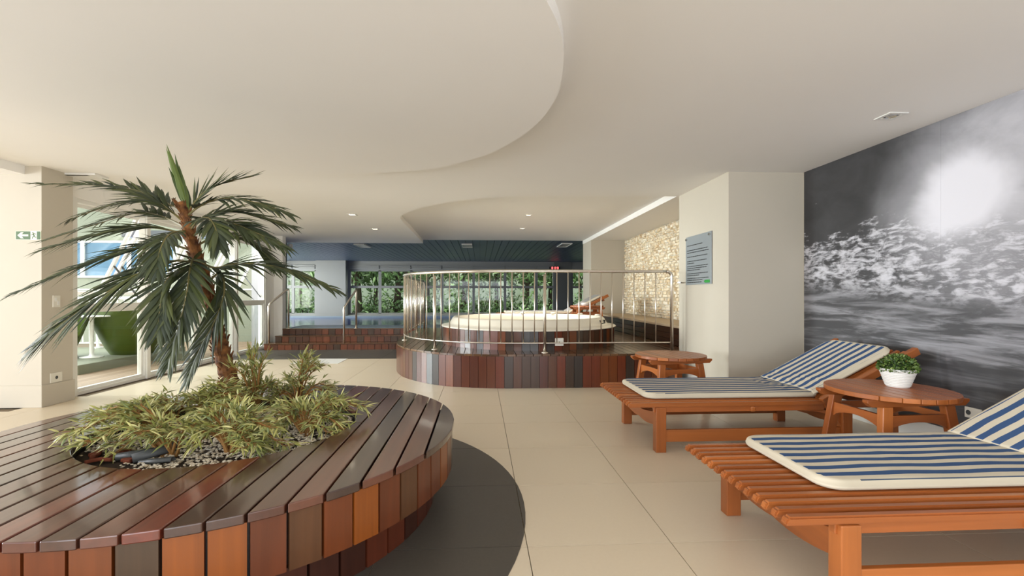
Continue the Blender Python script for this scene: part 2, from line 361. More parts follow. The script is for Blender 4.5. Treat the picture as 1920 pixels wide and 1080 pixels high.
def empty(name, loc=(0, 0, 0), rz=0, **kw):
    o = bpy.data.objects.new(name, None); COL.objects.link(o); o.location = loc; o.rotation_euler = (0, 0, rz); o.empty_display_size = 0.1
    return tag(o, **kw)
def struct(o): o['kind'] = 'structure'; return o
def catmull(pts, n=8):
    pts = [Vector(p) for p in pts]; P = [pts[0]*2-pts[1]]+pts+[pts[-1]*2-pts[-2]]; out = []
    for i in range(1, len(P)-2):
        for k in range(n):
            t = k/n; a, b, c, d = P[i-1], P[i], P[i+1], P[i+2]
            out.append(0.5*((2*b)+(c-a)*t+(2*a-5*b+4*c-d)*t*t+(3*b-a-3*c+d)*t**3))
    out.append(pts[-1]); return out
def resample(pts, step):
    out = [pts[0].copy()]; acc = 0.0; prev = pts[0]
    for p in pts[1:]:
        d = (p-prev).length
        while acc+d >= step and d > 1e-9:
            prev = prev.lerp(p, (step-acc)/d); out.append(prev.copy()); d = (p-prev).length; acc = 0
        acc += d; prev = p
    return out
def clip_rect(poly, x0, x1, y0, y1):
    for ax, val, sg in ((0, x0, 1), (0, x1, -1), (1, y0, 1), (1, y1, -1)):
        res = []; n = len(poly)
        for i in range(n):
            a, b = poly[i], poly[(i+1) % n]; da, db = (a[ax]-val)*sg, (b[ax]-val)*sg
            if da >= 0: res.append(a)
            if (da < 0) != (db < 0):
                t = da/(da-db); res.append((a[0]+(b[0]-a[0])*t, a[1]+(b[1]-a[1])*t))
        poly = res
        if not poly: return []
    return poly
def circle(cx, cy, r, n=96): return [(cx+r*cos(2*pi*k/n), cy+r*sin(2*pi*k/n)) for k in range(n)]

# ------------------------------------------------------------------ the room: floor of tiles
hA, hB, hC = 2.587, 2.51, 2.68
XW, YE = 3.65, 12.45
floor = struct(MB().box(-8.2, 3.65, -3.4, 12.4, -0.16, -0.010).build('floor', M['grout']))
TP, TQ, TX, TY = 0.700, 0.7165, 0.226, 2.205
tm = MB().box(-TP/2+.002, TP/2-.002, -TQ/2+.002, TQ/2-.002, -0.0098, 0).mesh('tile', M['tile'])
for i in range(-12, 5):
    for j in range(-4, 11):
        x0, x1, y0, y1 = TX+i*TP, TX+(i+1)*TP, TY+j*TQ, TY+(j+1)*TQ
        if x1 < -8 or (y0 > 5.4 and x0 < -5.0) or (x0 > -1.2 and y0 > 7.9) or (x0 > -0.4 and y0 > 6.4): continue
        if x1 > XW: 
            MB().box(x0+.002, XW-.004, y0+.002, y1-.002, -0.0098, 0).build('tile', M['tile'], floor); continue
        if x0 < -4.87 < x1 and y1 > 5.75:
            MB().box(-4.865, x1-.002, y0+.002, y1-.002, -0.0098, 0).build('tile', M['tile'], floor); continue
        inst('tile', tm, floor, ((x0+x1)/2, (y0+y1)/2, 0))
# charcoal tiles: the ring round the planter and the strip before the steps
ring = circle(-1.574, 2.668, 1.828)
for i in range(-6, 1):
    for j in range(-3, 5):
        p = clip_rect(ring, TX+i*TP+.002, TX+(i+1)*TP-.002, TY+j*TQ+.002, TY+(j+1)*TQ-.002)
        if len(p) > 2: MB().prism(p, 0.0002, 0.004).build('dark_tile', M['darktile'], floor)
for i in range(-8, 0):
    x0, x1 = max(TX+i*TP, -4.86), min(TX+(i+1)*TP, -1.43)
    if x1-x0 > .05:
        for ya, yb in ((8.92, 9.66), (9.66, 10.42)): MB().box(x0+.002, x1-.002, ya+.002, yb-.002, 0.0002, 0.004).build('dark_tile', M['darktile'], floor)

# ------------------------------------------------------------------ ceilings
rec = catmull([(2.75, 6.36, 0), (2.0, 6.375, 0), (1.49, 6.41, 0), (0.745, 6.456, 0), (0.30, 6.55, 0), (-0.154, 6.74, 0), (-0.56, 7.02, 0), (-1.03, 7.56, 0), (-1.27, 7.97, 0), (-1.43, 8.45, 0), (-1.465, 9.9, 0), (-1.51, YE, 0)], 6)
outl = [(-8.2, -3.4), (3.8, -3.4), (3.8, YE), (2.78, YE)]+[(p.x, p.y) for p in rec]+[(-5.35, YE), (-5.35, 11.08), (-4.9, 11.08), (-4.9, 5.6), (-8.2, 5.6)]
def poly_slab(name, poly, z0, z1, mat, parent=None):
    bm = bmesh.new(); vs = [bm.verts.new((x, y, z0)) for x, y in poly]; f = bm.faces.new(vs)
    r = bmesh.ops.extrude_face_region(bm, geom=[f]); bmesh.ops.translate(bm, verts=[e for e in r['geom'] if isinstance(e, bmesh.types.BMVert)], vec=(0, 0, z1-z0))
    bmesh.ops.triangulate(bm, faces=bm.faces[:]); bmesh.ops.recalc_face_normals(bm, faces=bm.faces)
    me = bpy.data.meshes.new(name); bm.to_mesh(me); bm.free(); me.materials.append(mat)
    o = bpy.data.objects.new(name, me); COL.objects.link(o)
    if parent: o.parent = parent
    return o
ceil = struct(poly_slab('ceiling', outl, hA, hC, M['ceil']))
struct(MB().box(-5.4, 3.8, -3.4, YE, hC, hC+.15).build('ceiling', M['ceil2']))
struct(MB().box(-8.2, -5.4, -3.4, 5.6, hC, hC+.15).build('ceiling', M['ceil2']))
s = (hB-EYE)/(hA-EYE)
dpx = [(0.31, 2.164), (0.375, 2.299), (0.423, 2.423), (0.466, 2.579), (0.495, 2.726), (0.515, 2.891), (0.53, 3.06), (0.535, 3.202), (0.499, 3.544), (0.431, 3.825), (0.326, 4.107), (0.114, 4.515), (-0.12, 4.783), (-0.356, 5.0), (-0.607, 5.16), (-1.194, 5.33), (-1.9, 5.42), (-2.578, 5.35), (-3.1, 5.05), (-3.4, 4.6), (-3.645, 4.1), (-3.754, 3.7), (-3.75, 3.0), (-3.45, 2.2), (-2.9, 1.5), (-2.0, 1.15), (-1.1, 1.15), (-.35, 1.5), (.1, 1.87)]
dcv = catmull([(x*s, y*s, 0) for x, y in dpx]+[(dpx[0][0]*s, dpx[0][1]*s, 0)], 5)[:-1]
struct(poly_slab('ceiling', [(p.x, p.y) for p in dcv], hB, hA, M['ceil']))
struct(MB().box(-8.2, -4.86, -3.4, 5.3, 2.495, hA).build('ceiling', M['ceil']))

# ------------------------------------------------------------------ walls
wr = struct(MB().box(XW, 3.85, -3.4, YE, -0.16, hC).build('wall_right', M['paint']))
struct(MB().box(2.78, XW, 5.05, 6.343, 0, hA).build('wall_column', M['paint']))
struct(MB().box(2.765, XW, 5.035, 6.343, 0, .175).build('baseboard_column', M['white'], bevel=.003))
struct(MB().box(XW-.014, XW, -3.4, 5.034, 0, .16).build('baseboard_right', M['white'], bevel=.003))
struct(MB().box(2.78, XW, 11.5, 12.40, 0, hA).build('wall_stub', M['paint']))
struct(MB().box(2.78, XW, 6.343, 12.3, -0.16, 0.25).build('wall_plinth', M['darkgrey']))
# pillar at the left with its tall skirting
struct(MB().box(-8.2, -4.69, 5.237, 5.62, 0, hA).build('wall_left', M['paint']))
bl = struct(MB().box(-8.2, -4.675, 5.222, 5.632, 0, .235).build('baseboard_left', M['paint'], bevel=.004))
struct(MB().box(-8.2, -8.0, 4.9, 5.237, -0.16, hA).box(-8.2, -8.0, -3.4, 4.9, -.16, .12).build('wall_lobby', M['paint']))
wl_ = struct(empty('window_10', (-8.1, -3.2, .12))); f = MB()
for k in range(6): f.box(-.04, .04, 1.6*k-.03, 1.6*k+.03, 0, 2.36)
f.box(-.04, .04, 0, 8.0, 0, .06); f.box(-.04, .04, 0, 8.0, 2.30, 2.36); f.build('frame', M['white'], wl_)
struct(MB().box(-5.05, -4.78, 5.62, 11.08, 2.36, hA).build('trim_1', M['ceil2']))
struct(MB().box(-5.15, -4.60, 11.09, 11.28, 0, hA).build('wall_end', M['ceil2']))
struct(MB().box(-4.96, -4.80, 10.69, 11.088, 0, hA).build('trim_12', M['white']))
struct(MB().box(-5.30, -5.15, 11.09, 12.5, -0.16, hC).build('wall_return', M['greywall']))

# ------------------------------------------------------------------ window wall on the left
YB = [5.78, 7.0, 8.23, 9.46, 10.69]
def frame_rect(mb, X, y0, y1, z0, z1, w, d):
    mb.box(X-d/2, X+d/2, y0, y0+w, z0, z1); mb.box(X-d/2, X+d/2, y1-w, y1, z0, z1)
    mb.box(X-d/2, X+d/2, y0+w, y1-w, z0, z0+w); mb.box(X-d/2, X+d/2, y0+w, y1-w, z1-w, z1)
for i in range(4):
    y0, y1 = YB[i], YB[i+1]
    win = struct(empty('window_%d' % (i+1), (-4.86, y0, 0)))
    f = MB(); frame_rect(f, 0, 0.0, y1-y0, 0.0, 2.36, .045, .09)
    f.box(-.045, .045, .045, y1-y0-.045, 1.02, 1.10); f.build('frame', M['white'], win, bevel=.003)
    f = MB(); frame_rect(f, -.01, .045, y1-y0-.045, .045, 1.02, .03, .05); f.build('lower_frame', M['white'], win)
    MB().box(-.014, -.006, .075, y1-y0-.075, .075, .99).build('pane', M['glass'], win)
    # awning sash, hinged at the top and swung outwards
    sash = empty('sash'); sash.parent = win; sash.location = (-.02, 0, 2.315); sash.rotation_euler = (0, radians(26), 0)
    f = MB(); frame_rect(f, -.02, .05, y1-y0-.05, -1.23, 0, .045, .04); f.build('sash_frame', M['white'], sash, bevel=.002)
    MB().box(-.024, -.016, .095, y1-y0-.095, -1.185, -.045).build('sash_pane', M['glass'], sash)
    for yy in (.07, y1-y0-.07):
        MB().beam((-.36, yy, 1.62), (-.02, yy, 1.16), .014, .026, (0, 1, 0)).build('stay_arm', M['rubber'], win)
    if i: struct(MB().box(-4.93, -4.79, y0-.035, y0+.035, 0, 2.36).build('trim_%d' % (i+1), M['white'], bevel=.003))
struct(MB().box(-4.93, -4.77, 5.62, 5.78, 0, 2.36).build('trim_6', M['white'], bevel=.003))

# ------------------------------------------------------------------ balcony outside and the facade behind it
bal = struct(MB().box(-13.8, -4.93, 5.3, 12.5, -0.2, -0.03).build('floor_balcony', M['grout']))
bm_ = MB().box(-.058, .058, 5.4, 12.4, -.03, 0).mesh('board', M['balcony'])
for k in range(28): inst('board', bm_, bal, (-4.99-.12*k, 0, 0))
struct(MB().box(-10.6, -6.05, 7.35, 9.9, -.03, .146).build('trim_7', M['facade'], bevel=.008))
struct(MB().box(-6.04, -5.3, 8.8, 9.15, -.03, .14).build('trim_13', M['facade'], bevel=.008))
fac = struct(MB().box(-14.0, -5.15, 12.5, 12.7, -0.2, 4.2).build('wall_facade', M['facade']))
struct(MB().box(-12.4, -5.16, 12.47, 12.5, 1.34, 1.37).build('trim_8', M['white']))
fw = struct(empty('window_5', (0, 12.47, 0)))
zt, zb = at_Y(160, 455, 12.47).z, at_Y(160, 517, 12.47).z
xs = [at_Y(x, 480, 12.47).x for x in (60, 156, 243, 330)]
f = MB(); f.box(xs[0], xs[-1], -.03, .03, zb-.05, zb); f.box(xs[0], xs[-1], -.03, .03, zt, zt+.05)
for x in xs: f.box(x-.05, x+.05, -.03, .03, zb, zt)
f.build('frame', M['white'], fw)
for a, b in zip(xs, xs[1:]): MB().box(a+.05, b-.05, .0, .012, zb, zt).build('pane', M['skyglass'], fw)
# railing: posts, rails, bars
rl = empty('balcony_railing', (-6.2, 9.75, .1465), label='white metal railing with thin bars behind the green chairs on the balcony', cat='railing')
for k in range(4):
    MB().tube([(-.05-1.4*k, 0, 0), (-.05-1.4*k, 0, 1.0)], .03, 10).lathe([(.08, 0), (.08, .018), (.03, .03)], 14, (-.05-1.4*k, 0, 0)).build('post', M['white'], rl)
MB().tube([(0, 0, 1.0), (-4.3, 0, 1.0)], .03, 8).build('top_rail', M['white'], rl)
MB().tube([(0, 0, .1), (-4.3, 0, .1)], .016, 6).build('bottom_rail', M['white'], rl)
bme = MB().tube([(0, 0, .1), (0, 0, 1.0)], .011, 6).mesh('bar', M['white'])
for k in range(31): inst('bar', bme, rl, (-.14-.134*k, 0, 0))
st_ = empty('stair_railing', (-5.4, 8.98, .1405), label='white stair railing with a sloping handrail on the small curb right of the green chairs', cat='railing')
MB().tube([(0, 0, 1.0), (-.6, 0, .62)], .022, 8).build('handrail', M['white'], st_)
MB().tube([(0, 0, 1.12), (-.6, 0, 1.12)], .018, 8).build('top_rail', M['white'], st_)
for k in range(6): MB().tube([(-.02-.112*k, 0, 0), (-.02-.112*k, 0, 1.12)], .010, 6).build('bar', M['white'], st_)
# olive barrel chairs facing each other across a pedestal table
def barrel_chair(X, Y, rz, label, s=1.0):
    t = empty('barrel_chair', (X, Y, .1465), rz, label=label, cat='armchair', group='olive green barrel chairs on the balcony')
    n, zs_ = 30, (.0, .12, .35, .6, .82, .90)
    def rad(z): return (.27+.26*min(1, z/.9)**.8)*s
    vs, fs = [], []
    for side in (0, 1):
        for z in zs_:
            for k in range(n+1):
                a = radians(52)+radians(256)*k/n; cut = .0+.16*max(0, cos(a))*z
                r = rad(z)-(.045 if side else 0); vs.append((r*cos(a)+cut, r*sin(a), z))
    m = n+1; K = len(zs_)
    for side in (0, 1):
        for i in range(K-1):
            for k in range(n):
                q = (side*K*m+i*m+k, side*K*m+i*m+k+1, side*K*m+(i+1)*m+k+1, side*K*m+(i+1)*m+k); fs.append(q)
    o2 = K*m
    for k in range(n):
        fs.append((k, k+1, o2+k+1, o2+k)); a0 = (K-1)*m+k; fs.append((a0, a0+1, o2+a0+1, o2+a0))
    for i in range(K-1):
        for k in (0, n): fs.append((i*m+k, (i+1)*m+k, o2+(i+1)*m+k, o2+i*m+k))
    MB().add(vs, fs).build('shell', M['green'], t, smooth=True, bevel=.006)
    MB().lathe([(0, .30), (.30*s, .30), (.34*s, .33), (.34*s, .40), (.30*s, .42), (0, .42)], 24).build('seat', M['green'], t, smooth=True)
    MB().lathe([(0, .005), (.22*s, .005), (.22*s, .30), (0, .30)], 20).build('plinth', M['black'], t)
    return t
c = at_d(250, 620, 8.5); barrel_chair(c.x, c.y, pi*.93, 'olive green barrel chair behind the first white window post, its curved back to the stairs', 1.22)
c = at_d(92, 620, 7.75); barrel_chair(c.x, c.y, -.1, 'olive green barrel chair half hidden by the left pillar', 1.0)
c = at_d(172, 620, 7.9); pt = empty('pedestal_table', (c.x, c.y, .1465), label='white pedestal table standing between the two olive green chairs', cat='table')
MB().lathe([(0, 0), (.16, 0), (.16, .012), (.04, .03), (.032, .06), (.032, .66), (.06, .69), (0, .69)], 20).build('pedestal', M['white'], pt, smooth=True)
MB().lathe([(0, .691), (.30, .691), (.31, .70), (.30, .715), (0, .715)], 32).build('top', M['white'], pt)

# ------------------------------------------------------------------ planter bench
CX, CY, RR, HX, HY, HR = -1.40, 2.735, 1.247, -1.434, 2.779, .686
pb = empty('planter_bench', (CX, CY, 0), label='round dark red timber planter bench with a palm and gravel bed in the middle', cat='planter bench')
def arc_y(cx, cy, r, x, sg): return cy+sg*sqrt(max(0, r*r-(x-cx)**2))
pitch = .1115; k0 = -RR-.02
x = CX-RR; n_pl = int(2*RR/pitch)+1
pw = 2*RR/n_pl
for i in range(n_pl):
    a, b = CX-RR+i*pw+.0045, CX-RR+(i+1)*pw-.0045
    X7 = [a+(b-a)*k/6 for k in range(7)]
    inner = [abs(q-HX) < HR for q in X7]
    if not any(inner):
        poly = [(q-CX, arc_y(CX, CY, RR, q, -1)-CY) for q in X7]+[(q-CX, arc_y(CX, CY, RR, q, 1)-CY) for q in reversed(X7)]
        MB().prism(poly, .415, .45).build('plank', M['plank'], pb, bevel=.004)
    else:
        for sg in (-1, 1):
            o_ = [(q-CX, arc_y(CX, CY, RR, q, sg)-CY) for q in X7]
            i_ = [(q-CX, arc_y(HX, HY, HR, q, sg)-CY+sg*.0005) for q in reversed(X7)]
            MB().prism(o_+i_, .415, .45).build('plank', M['plank'], pb, bevel=.004)
nb = 62; sk = MB().box(-.0575, .0575, -.012, .012, .2, .4145).mesh('skirt_board', M['skirt'])
for k in range(nb):
    a = 2*pi*k/nb; inst('skirt_board', sk, pb, (1.222*cos(a), 1.222*sin(a), 0), a+pi/2)
nb = 54; kk = MB().box(-.0595, .0595, -.01, .01, .0045, .2).mesh('kick_board', M['kick'])
for k in range(nb):
    a = 2*pi*k/nb; inst('kick_board', kk, pb, (1.115*cos(a), 1.115*sin(a), 0), a+pi/2)
MB().lathe([(1.195, .21), (1.205, .21), (1.205, .41), (1.195, .41)], 72).build('backing', M['black'], pb)
MB().lathe([(1.12, .19), (1.21, .19), (1.21, .20), (1.12, .20)], 72).build('soffit', M['kick'], pb)
MB().lathe([(HR-.004, .30), (HR+.01, .30), (HR+.01, .414), (HR-.004, .414), (HR-.004, .30)], 64, (HX-CX, HY-CY, 0)).build('liner', M['black'], pb)
MB().lathe([(0.0, .386), (HR-.006, .386)], 48, (HX-CX, HY-CY, 0)).build('soil_bed', M['soil'], pb)
# pebbles
rg = random.Random(3); g = MB()
for _ in range(4200):
    r = (HR-.025)*sqrt(rg.random()); a = rg.random()*2*pi; px, py = HX+r*cos(a), HY+r*sin(a)
    if px < -1.62 and py < 2.50 and rg.random() < .86: continue
    q = Matrix.Rotation(rg.random()*6.3, 3, 'Z') @ Matrix.Rotation(rg.uniform(-.5, .5), 3, 'X')
    l, ww, h = rg.uniform(.008, .016), rg.uniform(.006, .009), rg.uniform(.004, .007)
    c = Vector((px, py, .392+rg.uniform(0, .012)))
    vs = [c+q @ Vector(v) for v in ((l, 0, 0), (0, ww, 0), (-l, 0, 0), (0, -ww, 0), (0, 0, h), (0, 0, -h))]
    g.add(vs, [(0, 1, 4), (1, 2, 4), (2, 3, 4), (3, 0, 4), (1, 0, 5), (2, 1, 5), (3, 2, 5), (0, 3, 5)])
tag(g.build('pebble_mulch', M['pebble'], recalc=False), 'cream and white pebbles covering the planter bed under the palm', 'pebbles', kind='stuff')
# bark pieces and torn plastic sheet at the near left of the bed
rb = random.Random(11)
for k in range(16):
    x, y = rb.uniform(-1.98, -1.62), rb.uniform(2.30, 2.52)
    if (x-HX)**2+(y-HY)**2 > (HR-.05)**2: continue
    mt = Matrix.Translation((x, y, .402)) @ Matrix.Rotation(rb.random()*3, 4, 'Z') @ Matrix.Rotation(rb.uniform(-.3, .3), 4, 'X')
    l, ww = rb.uniform(.02, .038), rb.uniform(.01, .018)
    tag(MB().box(-l, l, -ww, ww, -.009, .009, mt).build('bark_piece', M['bark'], bevel=.005), 'reddish brown bark piece lying among the pebbles at the planter\'s near left', 'bark', 'bark pieces in the planter')
def curl(px, py, ln, r, rz, label):
    mb = MB(); n = 12; vs = []; fs = []
    for i in range(2):
        for k in range(n+1):
            a = -0.4+3.9*k/n; rr = r*(1-.25*k/n); vs.append((ln*(i-.5), rr*cos(a), rr*sin(a)))
    for k in range(n): fs.append((k, k+1, n+2+k, n+1+k))
    o = mb.add(vs, fs).build('plastic_sheet', M['rubber'], smooth=True); o.location = (px, py, .396+r*.55); o.rotation_euler = (0, -.12, rz)
    so = o.modifiers.new('t', 'SOLIDIFY'); so.thickness = .004
    tag(o, label, 'plastic sheet')
c = at_z(255, 862, .39); curl(c.x, c.y, .16, .028, .15, 'rolled open end of dark plastic sheet in the near left of the planter')
c = at_z(285, 876, .39); curl(c.x, c.y+.03, .17, .018, -.15, 'second dark plastic roll lying lower, against the planter rim')
c = at_z(295, 855, .40); curl(c.x, c.y, .20, .034, .75, 'flat dark plastic flap next to the stems of the front left bamboo')

# ------------------------------------------------------------------ palm
base = at_z(446, 772, .37); D0 = -base.x*-sin(TH)
D0 = base.x*sin(TH)+base.y*cos(TH)
palm = empty('palm_tree', base, label='tall artificial palm with a leaning fibrous trunk, rising from the round planter', cat='palm')
def pp(x, y, d=0.0): return at_d(x, y, D0+d)-base
tr = catmull([pp(446, 776), pp(438, 742), pp(424, 690), pp(411, 640), pp(400, 585), pp(386, 530), pp(368, 478), pp(356, 440), pp(346, 398), pp(340, 380)], 8)
rad = []; nT = len(tr)
for i in range(nT):
    t = i/(nT-1)
    r = .066-.052*max(0, t-.12)*1.05 if t < .5 else .0455-.03*(t-.5)
    if t < .12: r = .066
    ph = i % 3
    r *= (1.07, 1.0, .93)[ph] if t < .42 else (1.08, .97, 1.0)[ph]
    rad.append(r*.92)
MB().tube(tr, rad, 14).build('trunk', M['trunk'], palm)
rb = random.Random(5); ms = MB()
for i in range(6, nT-2):
    for q in range(3):
        a = rb.random()*2*pi; p = tr[i]; d = (tr[i+1]-tr[i]).normalized(); o_ = Vector((cos(a), sin(a)*.9, 0))
        s0 = p+o_*rad[i]*.8; s1 = p+o_*(rad[i]+.012+.012*rb.random())+d*.05
        ms.tube([s0, s1], [.010, .003], 4)
ms.build('leaf_base', M['trunk'], palm)
def leaf_strip(mb, o, d, ln, wd, nrm, bend=Vector((0, 0, -1)), droop=.25):
    """one folded leaflet from o along d"""
    sd = d.cross(nrm).normalized(); prof = ((0, .3), (.3, 1.0), (.65, .72), (1.0, .02)); vs = []; 
    for t, wq in prof:
        p = o+d*ln*t+bend*ln*droop*t*t
        vs += [p-sd*wd*wq/2, p+nrm*wd*.12*wq, p+sd*wd*wq/2]
    fs = []
    for i in range(3):
        for k in (0, 1): fs.append((i*3+k, i*3+k+1, i*3+k+4, i*3+k+3))
    mb.add(vs, fs)
fr_i = 0
def frond(pts, ln, n_, wd=.029, up=Vector((0, -.45, .89)), spread=.85, droop=.35, mat='frond', start=.14, seed=0, sides=(1, -1), asym=(1, 1)):
    n = int(n_*1.25); wd *= .95; ln *= 1.22; spread *= .8; droop *= .75; rr = random.Random(seed); cv = catmull(pts, 10); L_ = len(cv)
    fr = MB().tube(cv, [.0075*(1-.75*i/L_)+.001 for i in range(L_)], 5).build('frond', M['rachis'], palm)
    lf = MB()
    for j in range(n):
        t = start+(1-start)*(j+.5)/n; i = min(L_-2, int(t*(L_-1))); fr_ = t*(L_-1)-i
        p = cv[i].lerp(cv[i+1], fr_); d = (cv[i+1]-cv[i]).normalized()
        sd = d.cross(up)
        if sd.length < .15: sd = d.cross(Vector((0, 1, 0)))
        sd.normalize(); nm = sd.cross(d).normalized()
        prof = min(1, .55+2.2*(t-start))*(1-.62*max(0, t-.45)/.55)
        for sg in sides:
            ang = spread*(1-.55*t)+rr.uniform(-.1, .1)
            dr = (d*cos(ang)+sd*sg*sin(ang)+nm*rr.uniform(.0, .25)).normalized()
            leaf_strip(lf, p, dr, ln*prof*rr.uniform(.88, 1.08)*asym[0 if sg == 1 else 1], wd*rr.uniform(.8, 1.1), nm, droop=droop*rr.uniform(.5, 1.5))
    tag(lf.build('leaflets', M[mat], fr, recalc=False), kind='stuff')
def P(*a): return [pp(x, y, d) for x, y, d in a]
# the closed young spear
sp = MB(); rr = random.Random(2); a0, a1 = pp(352, 396, 0), pp(304, 272, -.02)
for k in range(11):
    q = (a1-a0); tip = a0+q*rr.uniform(.55, 1.02)+Vector((rr.uniform(-.01, .05), rr.uniform(-.03, .03), 0)); st0 = a0+q*rr.uniform(0, .12)+Vector((rr.uniform(-.008, .008), rr.uniform(-.01, .01), 0))
    dv = tip-st0; leaf_strip(sp, st0, dv.normalized(), dv.length, .042, Vector((0, -1, 0)).lerp(Vector((.5, 0, 0)), rr.random()).normalized(), droop=0)
sp.build('spear_leaf', M['spear'], palm, recalc=False)
frond(P((346, 400, 0), (318, 384, .08), (285, 368, .14), (240, 354, .18), (160, 346, .2), (66, 345, .18)), .24, 28, seed=1, droop=.2, spread=.8)
frond(P((340, 412, 0), (320, 396, -.05), (287, 378, -.08), (212, 384, -.05), (130, 412, 0)), .24, 24, seed=2, droop=.35)
frond(P((348, 426, 0), (300, 405, .12), (250, 400, .2), (175, 422, .3), (80, 452, .35)), .26, 26, seed=3, droop=.25, spread=.7)
frond(P((350, 440, 0), (300, 428, -.1), (250, 428, -.2), (175, 442, -.25), (80, 468, -.28)), .25, 26, seed=4, droop=.3, spread=.7)
frond(P((356, 446, 0), (318, 440, .2), (285, 450, .34), (262, 480, .42), (252, 520, .45)), .22, 20, seed=5, droop=.3)
frond(P((362, 470, 0), (310, 458, -.1), (240, 470, -.2), (150, 500, -.3), (28, 550, -.38)), .24, 30, seed=6, droop=.3, spread=.6)
frond(P((366, 492, 0), (320, 490, -.12), (262, 512, -.28), (190, 556, -.42), (110, 612, -.5), (70, 645, -.52)), .30, 30, wd=.036, seed=7, droop=.35, spread=.75)
frond(P((372, 496, 0), (362, 486, -.12), (356, 508, -.24), (348, 560, -.34), (330, 630, -.40), (318, 680, -.42)), .27, 26, wd=.036, seed=8, droop=.15, spread=.85)
frond(P((390, 530, 0), (412, 512, -.04), (421, 545, -.1), (404, 600, -.16), (374, 655, -.2), (352, 712, -.22)), .25, 24, wd=.032, seed=9, droop=.2, spread=.75)
frond(P((384, 528, 0), (345, 505, -.2), (310, 530, -.34), (300, 580, -.42), (296, 620, -.45)), .26, 20, wd=.036, seed=10, droop=.2)
frond(P((352, 402, 0), (362, 384, .02), (387, 358, .04), (423, 342, .06), (476, 330, .06)), .22, 19, seed=11, droop=.06, spread=1.1)
frond(P((352, 404, 0), (372, 388, -.1), (400, 376, -.16), (444, 373, -.2), (500, 386, -.2), (540, 401, -.2)), .22, 24, seed=12, droop=.3, spread=.75)
frond(P((358, 426, 0), (385, 410, .1), (422, 398, .2), (470, 402, .3), (545, 424, .36)), .25, 24, seed=13, droop=.3, spread=.7)
frond(P((362, 442, 0), (388, 428, -.12), (425, 418, -.22), (470, 432, -.28), (528, 460, -.3)), .25, 24, wd=.032, seed=14, droop=.4, spread=.8)
frond(P((366, 462, 0), (400, 446, .1), (440, 444, .22), (480, 462, .3), (514, 492, .34)), .25, 22, wd=.032, seed=15, droop=.45)
frond(P((376, 492, 0), (404, 502, -.02), (437, 496, -.04), (500, 497, -.06), (560, 514, -.08), (634, 546, -.08)), .21, 26, seed=16, droop=.35, spread=.6)
frond(P((358, 430, 0), (372, 412, -.25), (392, 410, -.42), (405, 430, -.5), (410, 456, -.52)), .2, 18, wd=.036, seed=17, droop=.3)
frond(P((350, 432, 0), (318, 440, -.3), (300, 470, -.42), (296, 505, -.46)), .2, 18, wd=.032, seed=18, droop=.35)

# ------------------------------------------------------------------ bamboo-like plants
def bamboo(px, py, targets, label, seed, ln=.08):
    b = at_z(px, py, .37); t = empty('bamboo_plant', b, label=label, cat='plant', group='small bamboo plants in the planter')
    rr = random.Random(seed); stm = MB(); lf = MB()
    for (tx, ty, dd) in targets:
        db = b.x*sin(TH)+b.y*cos(TH); tip = at_d(tx, ty, db+dd)-b
        for q in range(3):
            tp = tip+Vector((rr.uniform(-.07, .07), rr.uniform(-.09, .09), rr.uniform(-.05, .03)))
            mid = tp*.5+Vector((0, 0, .05+.2*abs(tp.x)))
            cv = catmull([Vector((rr.uniform(-.02, .02), rr.uniform(-.02, .02), 0)), mid, tp], 8)
            stm.tube(cv, [.007*(1-.8*i/len(cv))+.0012 for i in range(len(cv))], 5)
            for i in range(6, len(cv)):
                for c_ in range(2 if i < len(cv)-3 else 3):
                    p = cv[i]; d0 = (cv[i]-cv[i-1]).normalized(); d0 = Vector((d0.x, d0.y, d0.z*.4))
                    out = (Matrix.Rotation(rr.uniform(-1.9, 1.9), 3, 'Z') @ d0+Vector((0, 0, rr.uniform(-.15, .45)))).normalized()
                    tw = p+out*rr.uniform(.015, .075)
                    stm.tube([p, tw], [.0018, .001], 4)
                    for e in range(2+(i % 2)):
                        dr = (Matrix.Rotation(rr.uniform(-1.25, 1.25), 3, 'Z') @ out+Vector((0, 0, rr.uniform(-.5, .45)))).normalized()
                        nm = (Vector((rr.uniform(-.7, .7), rr.uniform(-.9, .4), 1))).normalized()
                        leaf_strip(lf, tw, dr, ln*rr.uniform(.5, 1.05), .0112*rr.uniform(.7, 1.1), nm, droop=rr.uniform(.05, .4))
    stm.build('stem', M['stem'], t); tag(lf.build('leaves', M['bamboo'], t, recalc=False), kind='stuff')
bamboo(322, 862, [(152, 812, 0), (180, 785, .1), (200, 770, .15), (250, 775, .1), (290, 790, 0), (345, 800, -.05), (210, 815, -.05), (180, 838, -.05), (270, 810, -.1)], 'wide leaning bamboo plant at the near left of the planter, leaves over the rim', 21)
bamboo(432, 858, [(360, 805, 0), (400, 770, .05), (450, 770, 0), (490, 790, 0), (500, 830, -.03), (420, 810, -.06), (470, 815, -.05)], 'upright bamboo plant at the near middle of the planter', 22)
bamboo(572, 822, [(500, 775, 0), (560, 755, .05), (620, 750, .05), (650, 770, 0), (600, 785, -.05), (630, 800, -.03), (540, 790, -.06)], 'spreading bamboo plant at the right end of the planter bed', 23)
bamboo(478, 772, [(470, 690, 0), (490, 672, 0), (455, 725, 0), (505, 720, 0), (480, 735, 0)], 'tallest thin bamboo plant directly right of the palm trunk', 24, .085)
bamboo(556, 768, [(560, 700, 0), (596, 680, 0), (575, 672, .03), (545, 735, 0), (615, 735, 0), (525, 745, 0)], 'tall forked bamboo plant at the back right of the planter', 25, .08)
bamboo(398, 792, [(360, 745, 0), (390, 728, 0), (420, 722, -.05), (440, 745, -.1), (370, 770, -.05), (430, 770, -.1)], 'bushy bamboo plant in front of the palm trunk', 26)
